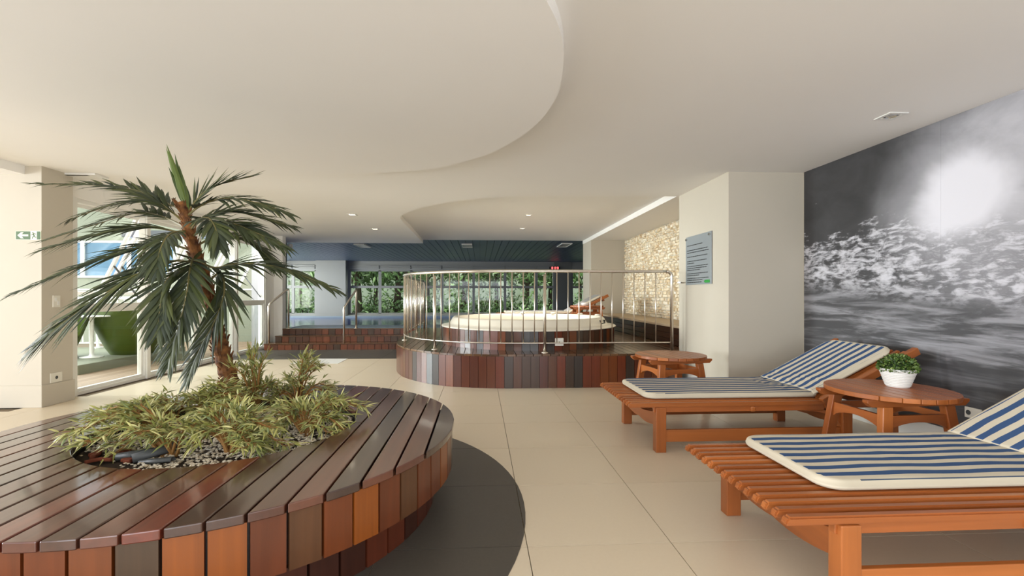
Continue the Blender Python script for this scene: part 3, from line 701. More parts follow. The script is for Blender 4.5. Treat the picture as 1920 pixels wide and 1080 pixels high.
bamboo(330, 800, [(220, 790, .05), (250, 770, .08), (300, 762, .05), (340, 765, 0), (280, 785, 0)], 'low bamboo plant at the back left of the planter', 27)

# ------------------------------------------------------------------ loungers
LZ = .378
def make_lounger(loc, label):
    """foot end at local x=0, head towards +x; y from 0 (near side) to W"""
    W, HXL = .86, 1.56
    t = empty('sun_lounger', loc, label=label, cat='sun lounger', group='slatted timber sun loungers')
    ns = 14; p_ = (W-.037)/(ns-1)
    def slat(x0, x1, rnd=.014):
        h, w_ = .034, .046; poly = [(x0, -h), (x1, -h), (x1, 0), (x0+rnd, 0), (x0, -rnd*1.2)]
        return poly
    fl = lambda v: Vector((v.x, v.z, v.y))
    sm = soften(MB().prism(slat(0, HXL), -.0185, .0185, fl).mesh('seat_slat', M['teak']), .007)
    for k in range(ns): inst('seat_slat', sm, t, (0, .0185+k*p_, LZ))
    # side rails under the outer slats carry on to the head end
    for y in (.03, W-.03):
        MB().box(HXL, 2.12, y-.022, y+.022, LZ-.058, LZ-.006).build('side_rail', M['teak'], t, bevel=.004)
        MB().box(.2, HXL, y-.014, y+.014, LZ-.075, LZ-.034).build('under_rail', M['teak'], t, bevel=.003)
    # cross bearers with rounded ends
    for x in (.255, .98, 1.66):
        MB().box(x-.022, x+.022, .0, W, LZ-.078, LZ-.034).build('cross_bearer', M['teaky'], t, bevel=.012)
    lx = (.215, 1.70)
    for x in lx:
        for y in (.03, W-.03):
            MB().box(x-.005, x+.075, y-.034, y+.034, 0, LZ-.035).build('leg', M['teakz'], t, bevel=.004)
        # arched apron between the two legs
        n = 14; pl = [(.06+(W-.12)*k/n, LZ-.045-.11) for k in range(0)]
        top = [(.062+(W-.124)*k/n, LZ-.075-.055*sin(pi*k/n)) for k in range(n+1)]
        bot = [(q, z-.075-.03*abs(cos(pi*i/n))) for i, (q, z) in enumerate(top)]
        xx = x+.012
        MB().prism(top+bot[::-1], xx, xx+.03, lambda v: Vector((v.z, v.x, v.y))).build('apron', M['teaky'], t, bevel=.003)
    for y in (.03, W-.03):
        MB().box(.29, 1.695, y-.014, y+.014, .075, .168).build('stretcher', M['teak'], t, bevel=.004)
    # curved brackets towards the head legs
    for y in (.03, W-.03):
        arc = [(1.70-.30*(1-sin(pi/2*k/8)), LZ-.078-.15*(1-cos(pi/2*k/8))) for k in range(9)]
        MB().prism(arc+[(1.70, LZ-.076), (1.40, LZ-.076)], y-.013, y+.013, fl).build('bracket', M['teak'], t, bevel=.002)
    # raised back
    bk = empty('backrest'); bk.parent = t; bk.location = (HXL, 0, LZ-.005); bk.rotation_euler = (0, -radians(27), 0)
    BL = .83
    bs = soften(MB().prism(slat(0, BL-.02), -.0185, .0185, fl).mesh('back_slat', M['teak']), .007)
    for k in range(1, ns-1): inst('back_slat', bs, bk, (0.01, .0185+k*p_, .01))
    for y in (.0225, W-.0225): MB().box(-.02, BL+.03, y-.024, y+.024, -.03, .028).build('back_rail', M['teak'], bk, bevel=.005)
    for x in (.12, BL-.1): MB().box(x-.02, x+.02, .03, W-.03, -.066, -.0305).build('back_bearer', M['teaky'], bk, bevel=.003)
    for y in (.14, W-.14):
        pr = MB().beam((HXL+.52, y, LZ+.21), (HXL+.46, y, LZ-.045), .03, .022, (1, 0, 0)).build('prop', M['teak'], t)
    MB().box(HXL+.40, HXL+.44, .055, W-.055, LZ-.056, LZ-.012).build('prop_bar', M['teaky'], t)
    return t
def make_pad(loc, label, W, x0, hx, wrinkle, seed, uvy0):
    t = empty('lounger_cushion', loc, label=label, cat='cushion', group='striped lounger cushions')
    rr = random.Random(seed)
    def pad(name, length, round_lo, round_hi, wr_at, ang, th=.048):
        nx, ny = 70, 40; bm = bmesh.new(); uv = bm.loops.layers.uv.new('uv'); cr = .10
        def ins(x, y):
            """signed inset from the rounded outline"""
            dx0 = x if round_lo else 9; dx1 = length-x if round_hi else 9; dyy = min(y, W-y); dx = min(dx0, dx1)
            if dx < cr and dyy < cr: return cr-sqrt((cr-dx)**2+(cr-dyy)**2)
            return min(dx0, dx1, dyy, x+.03, length-x+.03)
        def warp(x, y):
            # map grid to the rounded outline
            u, v = x/length, y/W
            if round_lo and x < cr:
                k = cr-sqrt(max(0, cr*cr-(cr-x)**2)); y = k+(W-2*k)*v
            if round_hi and length-x < cr:
                k = cr-sqrt(max(0, cr*cr-(cr-(length-x))**2)); y = k+(W-2*k)*v
            return x, y
        top, botm = {}, {}
        for i in range(nx+1):
            for j in range(ny+1):
                uu = .5-.5*cos(pi*i/nx) if (round_lo and round_hi) else (1-cos(pi/2*i/nx) if round_lo else (sin(pi/2*i/nx) if round_hi else i/nx))
                uu = .5*uu+.5*i/nx; vv = j/ny; vv = .65*vv+.35*(.5-.5*cos(pi*vv))
                x, y = warp(uu*length, vv*W); d = max(0, ins(x, y)); q = min(1, d/.03)
                h = th*sqrt(max(0, 1-(1-q)**2))
                h += .006*noise.noise(Vector((x*4, y*4, seed)))*q
                if wr_at is not None and wrinkle:
                    k = exp(-((x-wr_at)/.16)**2); h += q*k*wrinkle*(noise.noise(Vector((x*22+3*noise.noise(Vector((x*5, y*5, 1))), y*7, seed+4)))+.25)
                top[i, j] = (bm.verts.new((x, y, max(.002, h*.5+th*.5))), d, y); botm[i, j] = bm.verts.new((x, y, max(0, th*.5-th*.5*sqrt(max(0, 1-(1-q)**2)))))
        for i in range(nx):
            for j in range(ny):
                ks = ((i, j), (i+1, j), (i+1, j+1), (i, j+1)); f = bm.faces.new([top[k][0] for k in ks]); f.smooth = True
                for l, k in zip(f.loops, ks): l[uv].uv = (1.0 if top[k][1] > .024 else 0.0, top[k][2]+uvy0)
                f = bm.faces.new([botm[k] for k in reversed(ks)]); f.smooth = True
                for l in f.loops: l[uv].uv = (0, 0)
        edge = [(i, 0) for i in range(nx)]+[(nx, j) for j in range(ny)]+[(i, ny) for i in range(nx, 0, -1)]+[(0, j) for j in range(ny, 0, -1)]
        for a, b in zip(edge, edge[1:]+edge[:1]):
            try:
                f = bm.faces.new((botm[a], botm[b], top[b][0], top[a][0])); f.smooth = True
                for l in f.loops: l[uv].uv = (0, 0)
            except ValueError: pass
        me = bpy.data.meshes.new(name); bm.to_mesh(me); bm.free(); me.materials.append(M['stripe'])
        o = bpy.data.objects.new(name, me); COL.objects.link(o); o.parent = t
        return o
    sl = hx-x0
    s_ = pad('seat_pad', sl, True, False, sl-.05, 0); s_.location = (x0, 0, .002)
    b_ = pad('back_pad', .78, False, True, .04, 27); b_.location = (hx-.012, 0, .014); b_.rotation_euler = (0, -radians(27), 0)
    # dark piping line round the seat pad's upper edge
    MB().tube([(x0+.16, .016, .047), (hx-.02, .016, .047)], .0035, 5).build('piping', M['piping'], t)
    MB().tube([(hx-.005, .01, .05), (hx-.005, W-.01, .05)], .0035, 5).build('seam', M['piping'], t)
    return t
make_lounger((1.13, 3.47, 0), 'timber sun lounger nearest the white column, its back raised to the cloud mural')
make_lounger((1.13, 1.655, 0), 'timber sun lounger closest to the camera, cut off by the right edge of the photo')
make_pad((1.13, 3.575, LZ+.001), 'blue and white striped cushion on the far lounger, wrinkled at the bend', .70, .17, 1.56, .022, 4, .012)
make_pad((1.13, 1.845, LZ+.001), 'blue and white striped cushion on the nearest lounger, smooth and flat', .665, .305, 1.56, .004, 9, .012)

# ------------------------------------------------------------------ side tables
def make_table(loc, R, H_, rz, label):
    t = empty('side_table', loc, rz, label=label, cat='side table', group='round timber side tables')
    n = 9; pw = 2*R/n
    for i in range(n):
        a, b = -R+i*pw+.0028, -R+(i+1)*pw-.0028; q = [a+(b-a)*k/5 for k in range(6)]
        poly = [(x, -sqrt(max(1e-4, R*R-x*x))) for x in q]+[(x, sqrt(max(1e-4, R*R-x*x))) for x in reversed(q)]
        MB().prism(poly, H_-.03, H_).build('top_plank', M['teaky'], t, bevel=.003)
    for y in (-.195, .195):
        e = sqrt(R*R-y*y)+.045
        pl = [(-e, H_-.031), (-e, H_-.048), (-e+.03, H_-.075), (e-.03, H_-.075), (e, H_-.048), (e, H_-.031)]
        MB().prism(pl, y-.022, y+.022, lambda v: Vector((v.x, v.z, v.y))).build('batten', M['teak'], t, bevel=.003)
    tops = [(sx*.215, sy*.195) for sx in (-1, 1) for sy in (-1, 1)]
    for (x, y) in tops:
        k = 1.26
        vs = []
        for z, s_ in ((0, k), (H_-.0755, 1.0)):
            for i, j in ((-1, -1), (1, -1), (1, 1), (-1, 1)): vs.append((x*s_+i*.034, y*s_+j*.024, z))
        MB().add(vs, [(3, 2, 1, 0), (4, 5, 6, 7), (0, 1, 5, 4), (1, 2, 6, 5), (2, 3, 7, 6), (3, 0, 4, 7)]).build('leg', M['teakz'], t, bevel=.004)
    nn = 12
    for sy in (-1, 1):
        e = .215; bt = [(-e+2*e*k/nn, H_-.235+.06*sin(pi*k/nn)**.6) for k in range(nn+1)]
        MB().prism(bt+[(e, H_-.13), (-e, H_-.13)], sy*.205-.012, sy*.205+.012, lambda v: Vector((v.x, v.z, v.y))).build('apron', M['teak'], t, bevel=.002)
    for sx in (-1, 1):
        e = .195; bt = [(-e+2*e*k/nn, H_-.235+.06*sin(pi*k/nn)**.6) for k in range(nn+1)]
        MB().prism(bt+[(e, H_-.13), (-e, H_-.13)], sx*.232-.012, sx*.232+.012, lambda v: Vector((v.z, v.x, v.y))).build('apron', M['teaky'], t, bevel=.002)
    return t
make_table((2.775, 3.01, 0), .365, .57, radians(2), 'round timber side table between the two loungers, carrying a potted plant')
make_table((2.04, 4.88, 0), .365, .57, radians(9), 'round timber side table in front of the white column, with nothing on it')
make_table((2.13, 9.15, .44), .33, .56, 0, 'timber side table on the deck behind the hot tub, mostly hidden')
# potted plant
pot = empty('potted_plant', (2.88, 3.05, .5705), label='small round boxwood in a white ribbed pot on the side table', cat='potted plant')
prof = [(.0, 0), (.062, 0), (.066, .004)]
for k in range(10): 
    z = .008+k*.0114; r = .066+.040*(z/.122); prof += [(r-.001, z), (r+.0032, z+.003), (r+.0036, z+.0075), (r-.001, z+.0105)]
prof += [(.109, .122), (.109, .127), (.100, .127), (.094, .09), (.0, .09)]
MB().lathe(prof, 40).build('pot', M['white'], pot, smooth=False)
rr = random.Random(31); lf = MB()
for k in range(1300):
    u = rr.uniform(-.12, 1); a = rr.random()*2*pi; q = Vector((sqrt(max(0, 1-u*u))*cos(a), sqrt(max(0, 1-u*u))*sin(a), u))
    c = Vector((q.x*.106, q.y*.106, .135+q.z*.068))*1.0; c.z = .128+q.z*.088
    d = (q+Vector((rr.uniform(-.8, .8), rr.uniform(-.8, .8), rr.uniform(-.5, .8)))).normalized(); nm = (q+Vector((rr.uniform(-.5, .5), rr.uniform(-.5, .5), rr.uniform(-.5, .5)))).normalized()
    leaf_strip(lf, c*rr.uniform(.9, 1.02), d, rr.uniform(.014, .023), .013, nm, droop=.1)
tag(lf.build('foliage', M['box'], pot, recalc=False), kind='stuff')
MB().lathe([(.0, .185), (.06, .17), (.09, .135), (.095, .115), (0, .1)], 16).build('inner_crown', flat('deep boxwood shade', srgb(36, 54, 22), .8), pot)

# ------------------------------------------------------------------ hot tub deck
DZ = .44
ol = catmull([(-1.42, 10.98, 0), (-1.42, 9.6, 0), (-1.42, 8.7, 0), (-1.40, 8.1, 0), (-1.33, 7.55, 0), (-1.22, 7.15, 0), (-1.05, 6.79, 0), (-.73, 6.40, 0), (-.35, 6.14, 0), (.2, 6.0, 0), (.7, 5.985, 0), (1.6, 5.98, 0), (2.66, 5.98, 0)], 10)
deck = empty('tub_deck', (0, 6.0, 0), label='raised curved timber deck with vertical fascia boards around the hot tub', cat='deck')
def front_y(x):
    for a, b in zip(ol, ol[1:]):
        if b.x-a.x > 1e-6 and a.x <= x <= b.x and a.y < 10.9: return a.y+(b.y-a.y)*(x-a.x)/(b.x-a.x)
    return 8.7 if x < -1.3 else 5.98
np_ = 39; dp = (2.93+1.44)/np_
for i in range(np_):
    a, b = -1.44+i*dp+.003, -1.44+(i+1)*dp-.003
    if a > 2.66: poly = [(a, 6.36-6), (b, 6.36-6), (b, 4.98), (a, 4.98)]
    else:
        q = [a+(b-a)*k/4 for k in range(5)]; poly = [(x, front_y(max(-1.4199, min(2.65, x)))-6.0-.02) for x in q]+[(b, 4.98), (a, 4.98)]
        if b > 2.66: poly = [(a, -.04), (2.66, -.04), (2.66, .36), (b, .36), (b, 4.98), (a, 4.98)]
    MB().prism(poly, DZ-.028, DZ).build('deck_plank', M['deckwood'], deck, bevel=.003)
fb = resample(ol, .1135); fm = MB().box(-.0545, .0545, -.011, .011, 0.0005, DZ-.0285).mesh('fascia_board', M['fascia'])
for a, b in zip(fb, fb[1:]):
    c = (a+b)/2; inst('fascia_board', fm, deck, (c.x, c.y-6.0, 0), atan2(b.y-a.y, b.x-a.x))
bk = [(p.x*.99+.008, p.y-6.0+.02) for p in ol]+[(2.62, 4.9), (-1.40, 4.9)]
core = poly_slab('core', bk, .002, DZ-.03, M['black'], deck)
# hot tub
TXc, TYc = .8, 7.75
tub = empty('hot_tub', (TXc, TYc, DZ), label='round white hot tub with a dark timber skirt behind the steel railing', cat='hot tub')
nb = 78; tb = MB().box(-.0545, .0545, -.011, .011, .0, .262).mesh('skirt_board', M['fascia'])
for k in range(nb):
    a = 2*pi*k/nb; inst('skirt_board', tb, tub, (1.40*cos(a), 1.40*sin(a), 0), a+pi/2)
MB().lathe([(1.375, .01), (1.385, .01), (1.385, .26), (1.375, .26)], 72).build('core', M['black'], tub)
MB().lathe([(1.30, .2635), (1.43, .2635), (1.44, .272), (1.43, .285), (1.33, .295), (1.29, .33), (1.255, .395), (1.235, .413), (1.20, .415), (1.17, .405), (1.14, .30), (1.05, -.02), (0.0, -.05)], 96).build('shell', M['acrylic'], tub, smooth=True)
MB().lathe([(0, .22), (1.11, .22)], 64).build('tub_water', flat('still tub water', srgb(196, 186, 166), .05, noise_amt=.05), tub)
for k in range(4):
    a = -.55+k*.5; MB().lathe([(.0, .0), (.05, .0), (.05, .02), (.03, .03), (0, .03)], 14, (1.2*cos(a+.6), 1.2*sin(a+.6), .412)).build('knob', M['plastic'], tub, smooth=True)
mt = Matrix.Translation((1.22*cos(-.55), 1.22*sin(-.55), .38)) @ Matrix.Rotation(-.55, 4, 'Z')
MB().box(.03, .075, -.10, .10, -.06, -.045, mt).box(.03, .075, -.10, -.09, -.06, .0, mt).box(.03, .075, .09, .10, -.06, .0, mt).build('handle', M['black'], tub)
bx = empty('junction_box', at_Y(1048, 641, 6.385), label='small white junction box fixed low on the hot tub skirt', cat='junction box')
MB().box(-.062, .062, -.03, .02, -.055, .055).build('body', M['plastic'], bx, bevel=.008)
MB().lathe([(0, .0), (.007, .0), (.007, .004), (0, .004)], 10).build('screw', M['black'], bx).rotation_euler = (pi/2, 0, 0)
bpy.data.objects[bx.children[-1].name].location = (0, -.03, 0)
# dark bench with stone wall behind it
bn = empty('wall_bench', (2.95, 6.35, DZ), label='low dark timber bench box with beige ledge below the stone wall', cat='bench')
for k in range(3): MB().box(0, .025, 0, 5.14, .002+k*.09, .088+k*.09).build('board', M['benchwood'], bn, bevel=.003)
MB().box(.026, .69, .0, 5.14, .0, .27).build('core', M['black'], bn)
MB().box(-.02, .692, .0, 5.145, .272, .31).build('ledge', M['ledge'], bn, bevel=.004)
rs = random.Random(17); stn = MB(); zz = .755
row = 0
while zz < hA-.01:
    h0 = rs.uniform(.045, .07); h0 = min(h0, hA-zz); y = 6.36
    while y < 11.46:
        l = rs.choice((rs.uniform(.03, .06), rs.uniform(.06, .13))); l = min(l, 11.49-y); pr = rs.uniform(.006, .045); tl = rs.uniform(-.014, .014); h = h0-rs.uniform(.004, .022)
        dz_ = rs.uniform(0, .008); ro = rs.uniform(-.010, .010); g_ = .010
        q = [(y+.002, zz+dz_+ro), (y+l-g_, zz+dz_-ro), (y+l-g_, min(hA, zz+dz_+h-ro)), (y+.002, min(hA, zz+dz_+h+ro))]
        vs = [(XW+.0, a_, b_) for a_, b_ in q]+[(XW-pr-tl*(1 if i in (0, 3) else -1), a_+(.006 if i in (0, 3) else -.006), b_+(.005 if i < 2 else -.005)) for i, (a_, b_) in enumerate(q)]
        stn.add(vs, [(4, 5, 6, 7), (0, 1, 5, 4), (1, 2, 6, 5), (2, 3, 7, 6), (3, 0, 4, 7)]); y += l
    zz += h0
tag(stn.build('stones', M['stone'], wr), 'rough split sandstone facing', kind='stuff')

# railing on the deck
rp = catmull([(2.66, 6.14, 0), (1.8, 6.14, 0), (.86, 6.14, 0), (.2, 6.19, 0), (-.25, 6.34, 0), (-.64, 6.60, 0), (-.98, 6.98, 0), (-1.18, 7.42, 0), (-1.28, 7.95, 0), (-1.30, 8.6, 0), (-1.30, 9.4, 0), (-1.30, 10.2, 0), (-1.29, 10.9, 0)], 12)
ra = empty('deck_railing', (0, 6.14, DZ), label='curved stainless steel railing with thin upright bars along the deck edge', cat='railing')
O_ = Vector((0, 6.14, 0))
top = [p-O_+Vector((0, 0, 1.085)) for p in rp]
MB().tube(top[2:-2], .021, 10).build('top_rail', M['steel'], ra, smooth=True)
for i0, ns_, i1 in ((2, 1, 0), (-3, -1, -1)):
    e = top[i0]; d = (top[i0]-top[i0+ns_]).normalized(); pts = [e]
    for k in range(1, 7): pts.append(e+d*.07*sin(pi/2*k/6)+Vector((0, 0, -.07*(1-cos(pi/2*k/6)))))
    q = pts[-1]; pts.append(Vector((q.x, q.y, 0))); MB().tube(pts, .021, 10).build('post', M['steel'], ra, smooth=True)
MB().tube([p-O_+Vector((0, 0, .125)) for p in rp[1:-1]], .009, 8).build('bottom_rail', M['steel'], ra, smooth=True)
bal_ = resample(rp[2:-2], .1495); bme = MB().tube([(0, 0, .125), (0, 0, 1.07)], .0075, 8).mesh('baluster', M['steel'], smooth=True)
for p in bal_[1:]: inst('baluster', bme, ra, (p.x, p.y-6.14, 0))
pm = MB().tube([(0, 0, .006), (0, 0, 1.04)], .02, 12).lathe([(.045, 0), (.045, .006), (.02, .012)], 18).mesh('post', M['steel'], smooth=True)
for x, y in ((.86, 6.14), (-.64, 6.60), (-1.283, 8.0), (-1.30, 9.6)): inst('post', pm, ra, (x, y-6.14, 0))
c = at_X(1280, 530, 2.78)
MB().tube([(2.70, 0, c.z-DZ-.0), (2.775, .15, c.z-DZ)], .008, 8).lathe([(.0, 0), (.03, 0), (.03, .012), (0, .012)], 16, (2.765, .15, c.z-DZ)).build('wall_bracket', M['chrome'], ra)
# lounger and cushion on the deck behind the tub
make_lounger((.35, 9.55, DZ), 'timber sun lounger standing behind the hot tub, only its raised back and side showing')
make_pad((.35, 9.65, DZ+LZ+.001), 'pale cushion edge on the lounger behind the hot tub', .68, .17, 1.56, .004, 15, .012)
tag(MB().lathe([(0, .0), (.07, .0), (.08, .05), (.075, .055), (.0, .05)], 20, (0, 0, 0)).build('folded_towel_dish', M['white'], loc=(2.08, 9.1, DZ+.5605), smooth=True), 'white shallow dish on the table behind the hot tub', 'dish')

# ------------------------------------------------------------------ steps up to the pool and handrails
stp = empty('pool_steps', (-1.43, 10.42, 0), label='three timber clad steps rising from the dark strip to the pool', cat='steps')
XL, RH = -4.28, .1433
for k in range(3):
    xl = (-4.72, -4.62, -4.59)[k]; y0 = .325*k; n = int((-1.43-xl)/.148); bw = (-1.43-xl)/n
    rm = MB().box(-bw/2+.005, bw/2-.005, 0, .02, RH*k+.004, RH*(k+1)-.022).mesh('riser_board', M['stepwood'])
    for i in range(n): inst('riser_board', rm, stp, (xl+1.43+bw*(i+.5), y0, 0))
    MB().box(xl+1.43, 0, y0+.02, .668, RH*k+.002, RH*(k+1)-.022).build('core', M['black'], stp)
    MB().box(xl+1.43, 0, y0-.012, y0+(.325 if k < 2 else .03), RH*(k+1)-.021, RH*(k+1)).build('tread', M['deckwood'], stp, bevel=.003)
def handrail(p, label):
    b = at_z(p[0][0], p[0][1], .0); e = at_z(p[3][0], p[3][1], .43)
    h = empty('handrail', b, label=label, cat='handrail', group='steel handrails at the pool steps')
    q1 = at_Y(p[1][0], p[1][1], b.y)-b; q2 = at_Y(p[2][0], p[2][1], e.y)-b; e = e-b; e.z = .431
    q1.x = 0; q2.x = e.x
    def arc(a, c, d, r=.06, n=5):
        u = (a-c).normalized(); v = (d-c).normalized()
        return [(c+u*r).lerp(c, k/n).lerp(c.lerp(c+v*r, k/n), k/n) for k in range(n+1)]
    MB().tube([Vector((0, 0, .004))]+arc(Vector((0, 0, 0)), q1, q2)+arc(q1, q2, e)+[e], .024, 10).build('tube', M['steel'], h, smooth=True)
    MB().lathe([(.05, .0045), (.05, .01), (.024, .016)], 14).lathe([(.05, .0), (.05, .008), (.024, .014)], 14, e).build('flange', M['steel'], h)
handrail([(504, 655), (504, 571), (538, 541), (541, 616)], 'steel handrail at the left side of the pool steps, by the grey wall end')
handrail([(645, 655), (641, 577), (663, 543), (668, 616)], 'steel handrail at the right side of the pool steps, before the wide windows')
# thin white four-sided slab on the tiles in front of the dark strip
q = [at_z(x, y, .0) for x, y in ((545, 682), (634, 682), (652, 673), (575, 673))]
tag(MB().prism([(v.x, v.y) for v in q], .0005, .006).build('white_floor_shape', M['white']), 'flat white four-sided shape on the floor in front of the dark tiled strip', 'panel')

# ------------------------------------------------------------------ pool hall
FW = 20.3
struct(MB().box(-4.58, XW, 11.10, 12.35, -.4, .43).build('floor_pool', M['bluetile'], bevel=.01))
struct(MB().box(-9.2, 5.7, 12.35, FW+.2, -1.4, -1.2).build('floor_basin', M['bluetile']))
tag(MB().prism([(-8.98, 12.73), (-5.12, 12.73), (-5.12, 12.37), (2.76, 12.37), (2.76, 12.47), (5.48, 12.47), (5.48, FW-.42), (-8.98, FW-.42)], -1.19, .27).build('pool_water', M['water']), 'calm blue swimming pool water below the far windows', 'water', kind='stuff')
struct(MB().box(-9.0, 5.5, FW-.4, FW, -1.2, .33).build('trim_9', M['bluetile']))
struct(MB().box(-9.2, -9.0, 12.72, FW+.2, -1.4, .5).box(-9.2, -9.0, 12.72, FW+.2, 2.5, 2.9).box(-9.2, -9.0, 12.72, 13.6, .5, 2.5).box(-9.2, -9.0, 19.6, FW+.2, .5, 2.5).build('wall_pool_left', M['greywall']))  # opening in this unseen wall is made to let the added fill lamp in
wq = struct(empty('window_9', (-9.1, 13.6, .5))); f = MB(); frame_rect(f, 0, 0, 6.0, 0, 2.0, .06, .08)  # invented window, out of view, added to carry the pool hall fill lamp
for k in range(1, 4): f.box(-.04, .04, 1.5*k-.03, 1.5*k+.03, .06, 1.94)
f.build('frame', M['white'], wq)
for k in range(4): MB().box(-.004, .004, 1.5*k+.06, 1.5*k+1.44, .06, 1.94).build('pane', M['glass'], wq)
struct(MB().box(5.5, 5.7, 11.1, FW+.2, -1.2, 2.9).build('wall_pool_right', M['greywall']))
struct(MB().box(XW, 5.7, 12.25, 12.45, 0, 2.9).build('wall_pool_near', M['greywall']))
pc = struct(MB().box(-9.2, 5.7, YE+.002, FW+.2, hC+.03, hC+.2).build('ceiling_pool', M['black']))
pm = MB().box(-.093, .093, YE+.005, FW, hC, hC+.03).mesh('ceiling_panel', M['bluepanel'])
for k in range(73): inst('ceiling_panel', pm, pc, (-9.0+.1+.2*k, 0, 0))
struct(MB().box(-5.4, 3.8, YE-.05, YE, hA, hC+.1).build('trim_10', M['ceil2'])) if False else None
def far(x, y): return at_Y(x, y, FW)
zs, zt = far(700, 588).z, far(700, 507).z
# far wall pieces round the windows
xw = {k: far(k, 540).x for k in (522, 592, 648, 655, 712, 771, 829, 888, 947, 1006, 1039, 1072, 1100)}
zl = -1.2
wf = MB()
wf.box(-9.2, 5.7, FW, FW+.2, zl, zs-.05); wf.box(-9.2, 5.7, FW, FW+.2, zt+.05, 2.9)
wf.box(xw[592], xw[655], FW, FW+.2, zs-.05, zt+.05); wf.box(xw[1039], xw[1072], FW, FW+.2, zs-.05, zt+.05); wf.box(4.75, 5.7, FW, FW+.2, zs-.05, zt+.05)
struct(wf.build('wall_far', M['greywall']))
pl = at_Y(592, 492, FW-.35); pr_ = at_Y(648, 595, FW-.35)
struct(MB().box(pl.x, pr_.x, FW-.35, FW, -1.2, hC).build('wall_pillar', M['greywall']))
struct(MB().box(xw[1039], xw[1072], FW-.03, FW, .33, hC).build('wall_dark', M['darkgrey']))
def far_window(name, xs):
    wn = struct(empty(name, (0, FW+.06, 0))); f = MB()
    f.box(xs[0], xs[-1], -.05, .05, zs-.05, zs+.03); f.box(xs[0], xs[-1], -.05, .05, zt-.04, zt+.05)
    for x in xs: f.box(x-.055, x+.055, -.05, .05, zs, zt)
    f.build('frame', M['greywall'], wn)
    ztm = far(700, 538).z
    for a, b in zip(xs, xs[1:]):
        MB().box(a+.055, b-.055, -.06, .04, ztm-.05, ztm+.05).build('transom', M['greywall'], wn)
        MB().box(a+.055, b-.055, -.004, .004, zs+.03, ztm-.05).build('pane', M['glass'], wn)
        MB().box(a+.055, b-.055, -.004, .004, ztm+.05, zt-.04).build('pane', M['glass'], wn)
        # roller box with two thin ledges above every light
        MB().box(a+.03, b-.03, -.12, -.05, zt+.06, zt+.13).box(a+.03, b-.03, -.14, -.05, zt+.16, zt+.21).build('blind_box', M['greywall'], wn)
far_window('window_6', [xw[522]-3, xw[522]-1.4, at_Y(549, 540, FW).x, xw[592]])
far_window('window_7', [xw[k] for k in (655, 712, 771, 829, 888, 947, 1006, 1039)])
far_window('window_8', [xw[1072], 4.75])
struct(MB().box(xw[655], xw[1039], FW-.25, FW, zs-.14, zs-.05).build('trim_11', M['greywall']))
# digital clock
ck = empty('digital_clock', at_Y(1040, 502.5, FW-.06), label='black digital wall clock with red digits on the dark far wall', cat='clock')
MB().box(-.24, .24, -.03, .02, -.055, .055).build('body', M['black'], ck, bevel=.006)
SEG = {'0': 'abcdef', '8': 'abcdefg', '9': 'abcdfg'}
def seg7(mb, ch, cx, w_=.055, h=.075):
    t = .013
    S = {'a': (0, h/2, 1), 'g': (0, 0, 1), 'd': (0, -h/2, 1), 'b': (w_/2, h/4, 0), 'c': (w_/2, -h/4, 0), 'f': (-w_/2, h/4, 0), 'e': (-w_/2, -h/4, 0)}
    for k in SEG[ch]:
        x, z, hz = S[k]
        if hz: mb.box(cx+x-w_/2, cx+x+w_/2, -.036, -.031, z-t/2, z+t/2)
        else: mb.box(cx+x-t/2, cx+x+t/2, -.036, -.031, z-h/4, z+h/4)
for ch, cx in (('8', -.11), ('0', .02), ('9', .13)):
    mb = MB(); seg7(mb, ch, cx); mb.build('digit', M['red'], ck)
# pool hall lamps
def pool_lamp(x, y, label):
    p = at_z(x, y, hC); t = empty('ceiling_lamp', (p.x, p.y, hC), label=label, cat='ceiling lamp', group='flat lamps in the blue ceiling')
    f = MB(); f.box(-.15, .15, -.45, -.42, -.03, -.001); f.box(-.15, .15, .42, .45, -.03, -.001); f.box(-.15, -.13, -.42, .42, -.03, -.001); f.box(.13, .15, -.42, .42, -.03, -.001); f.build('frame', M['white'], t)
    MB().box(-.13, .13, -.42, .42, -.018, -.001).build('diffuser', M['poollamp'], t)
pool_lamp(680, 460, 'flat rectangular ceiling lamp above the left end of the pool'); pool_lamp(876, 460, 'flat rectangular ceiling lamp above the middle of the pool'); pool_lamp(1058, 459, 'flat rectangular ceiling lamp above the right end of the pool, by the wall')

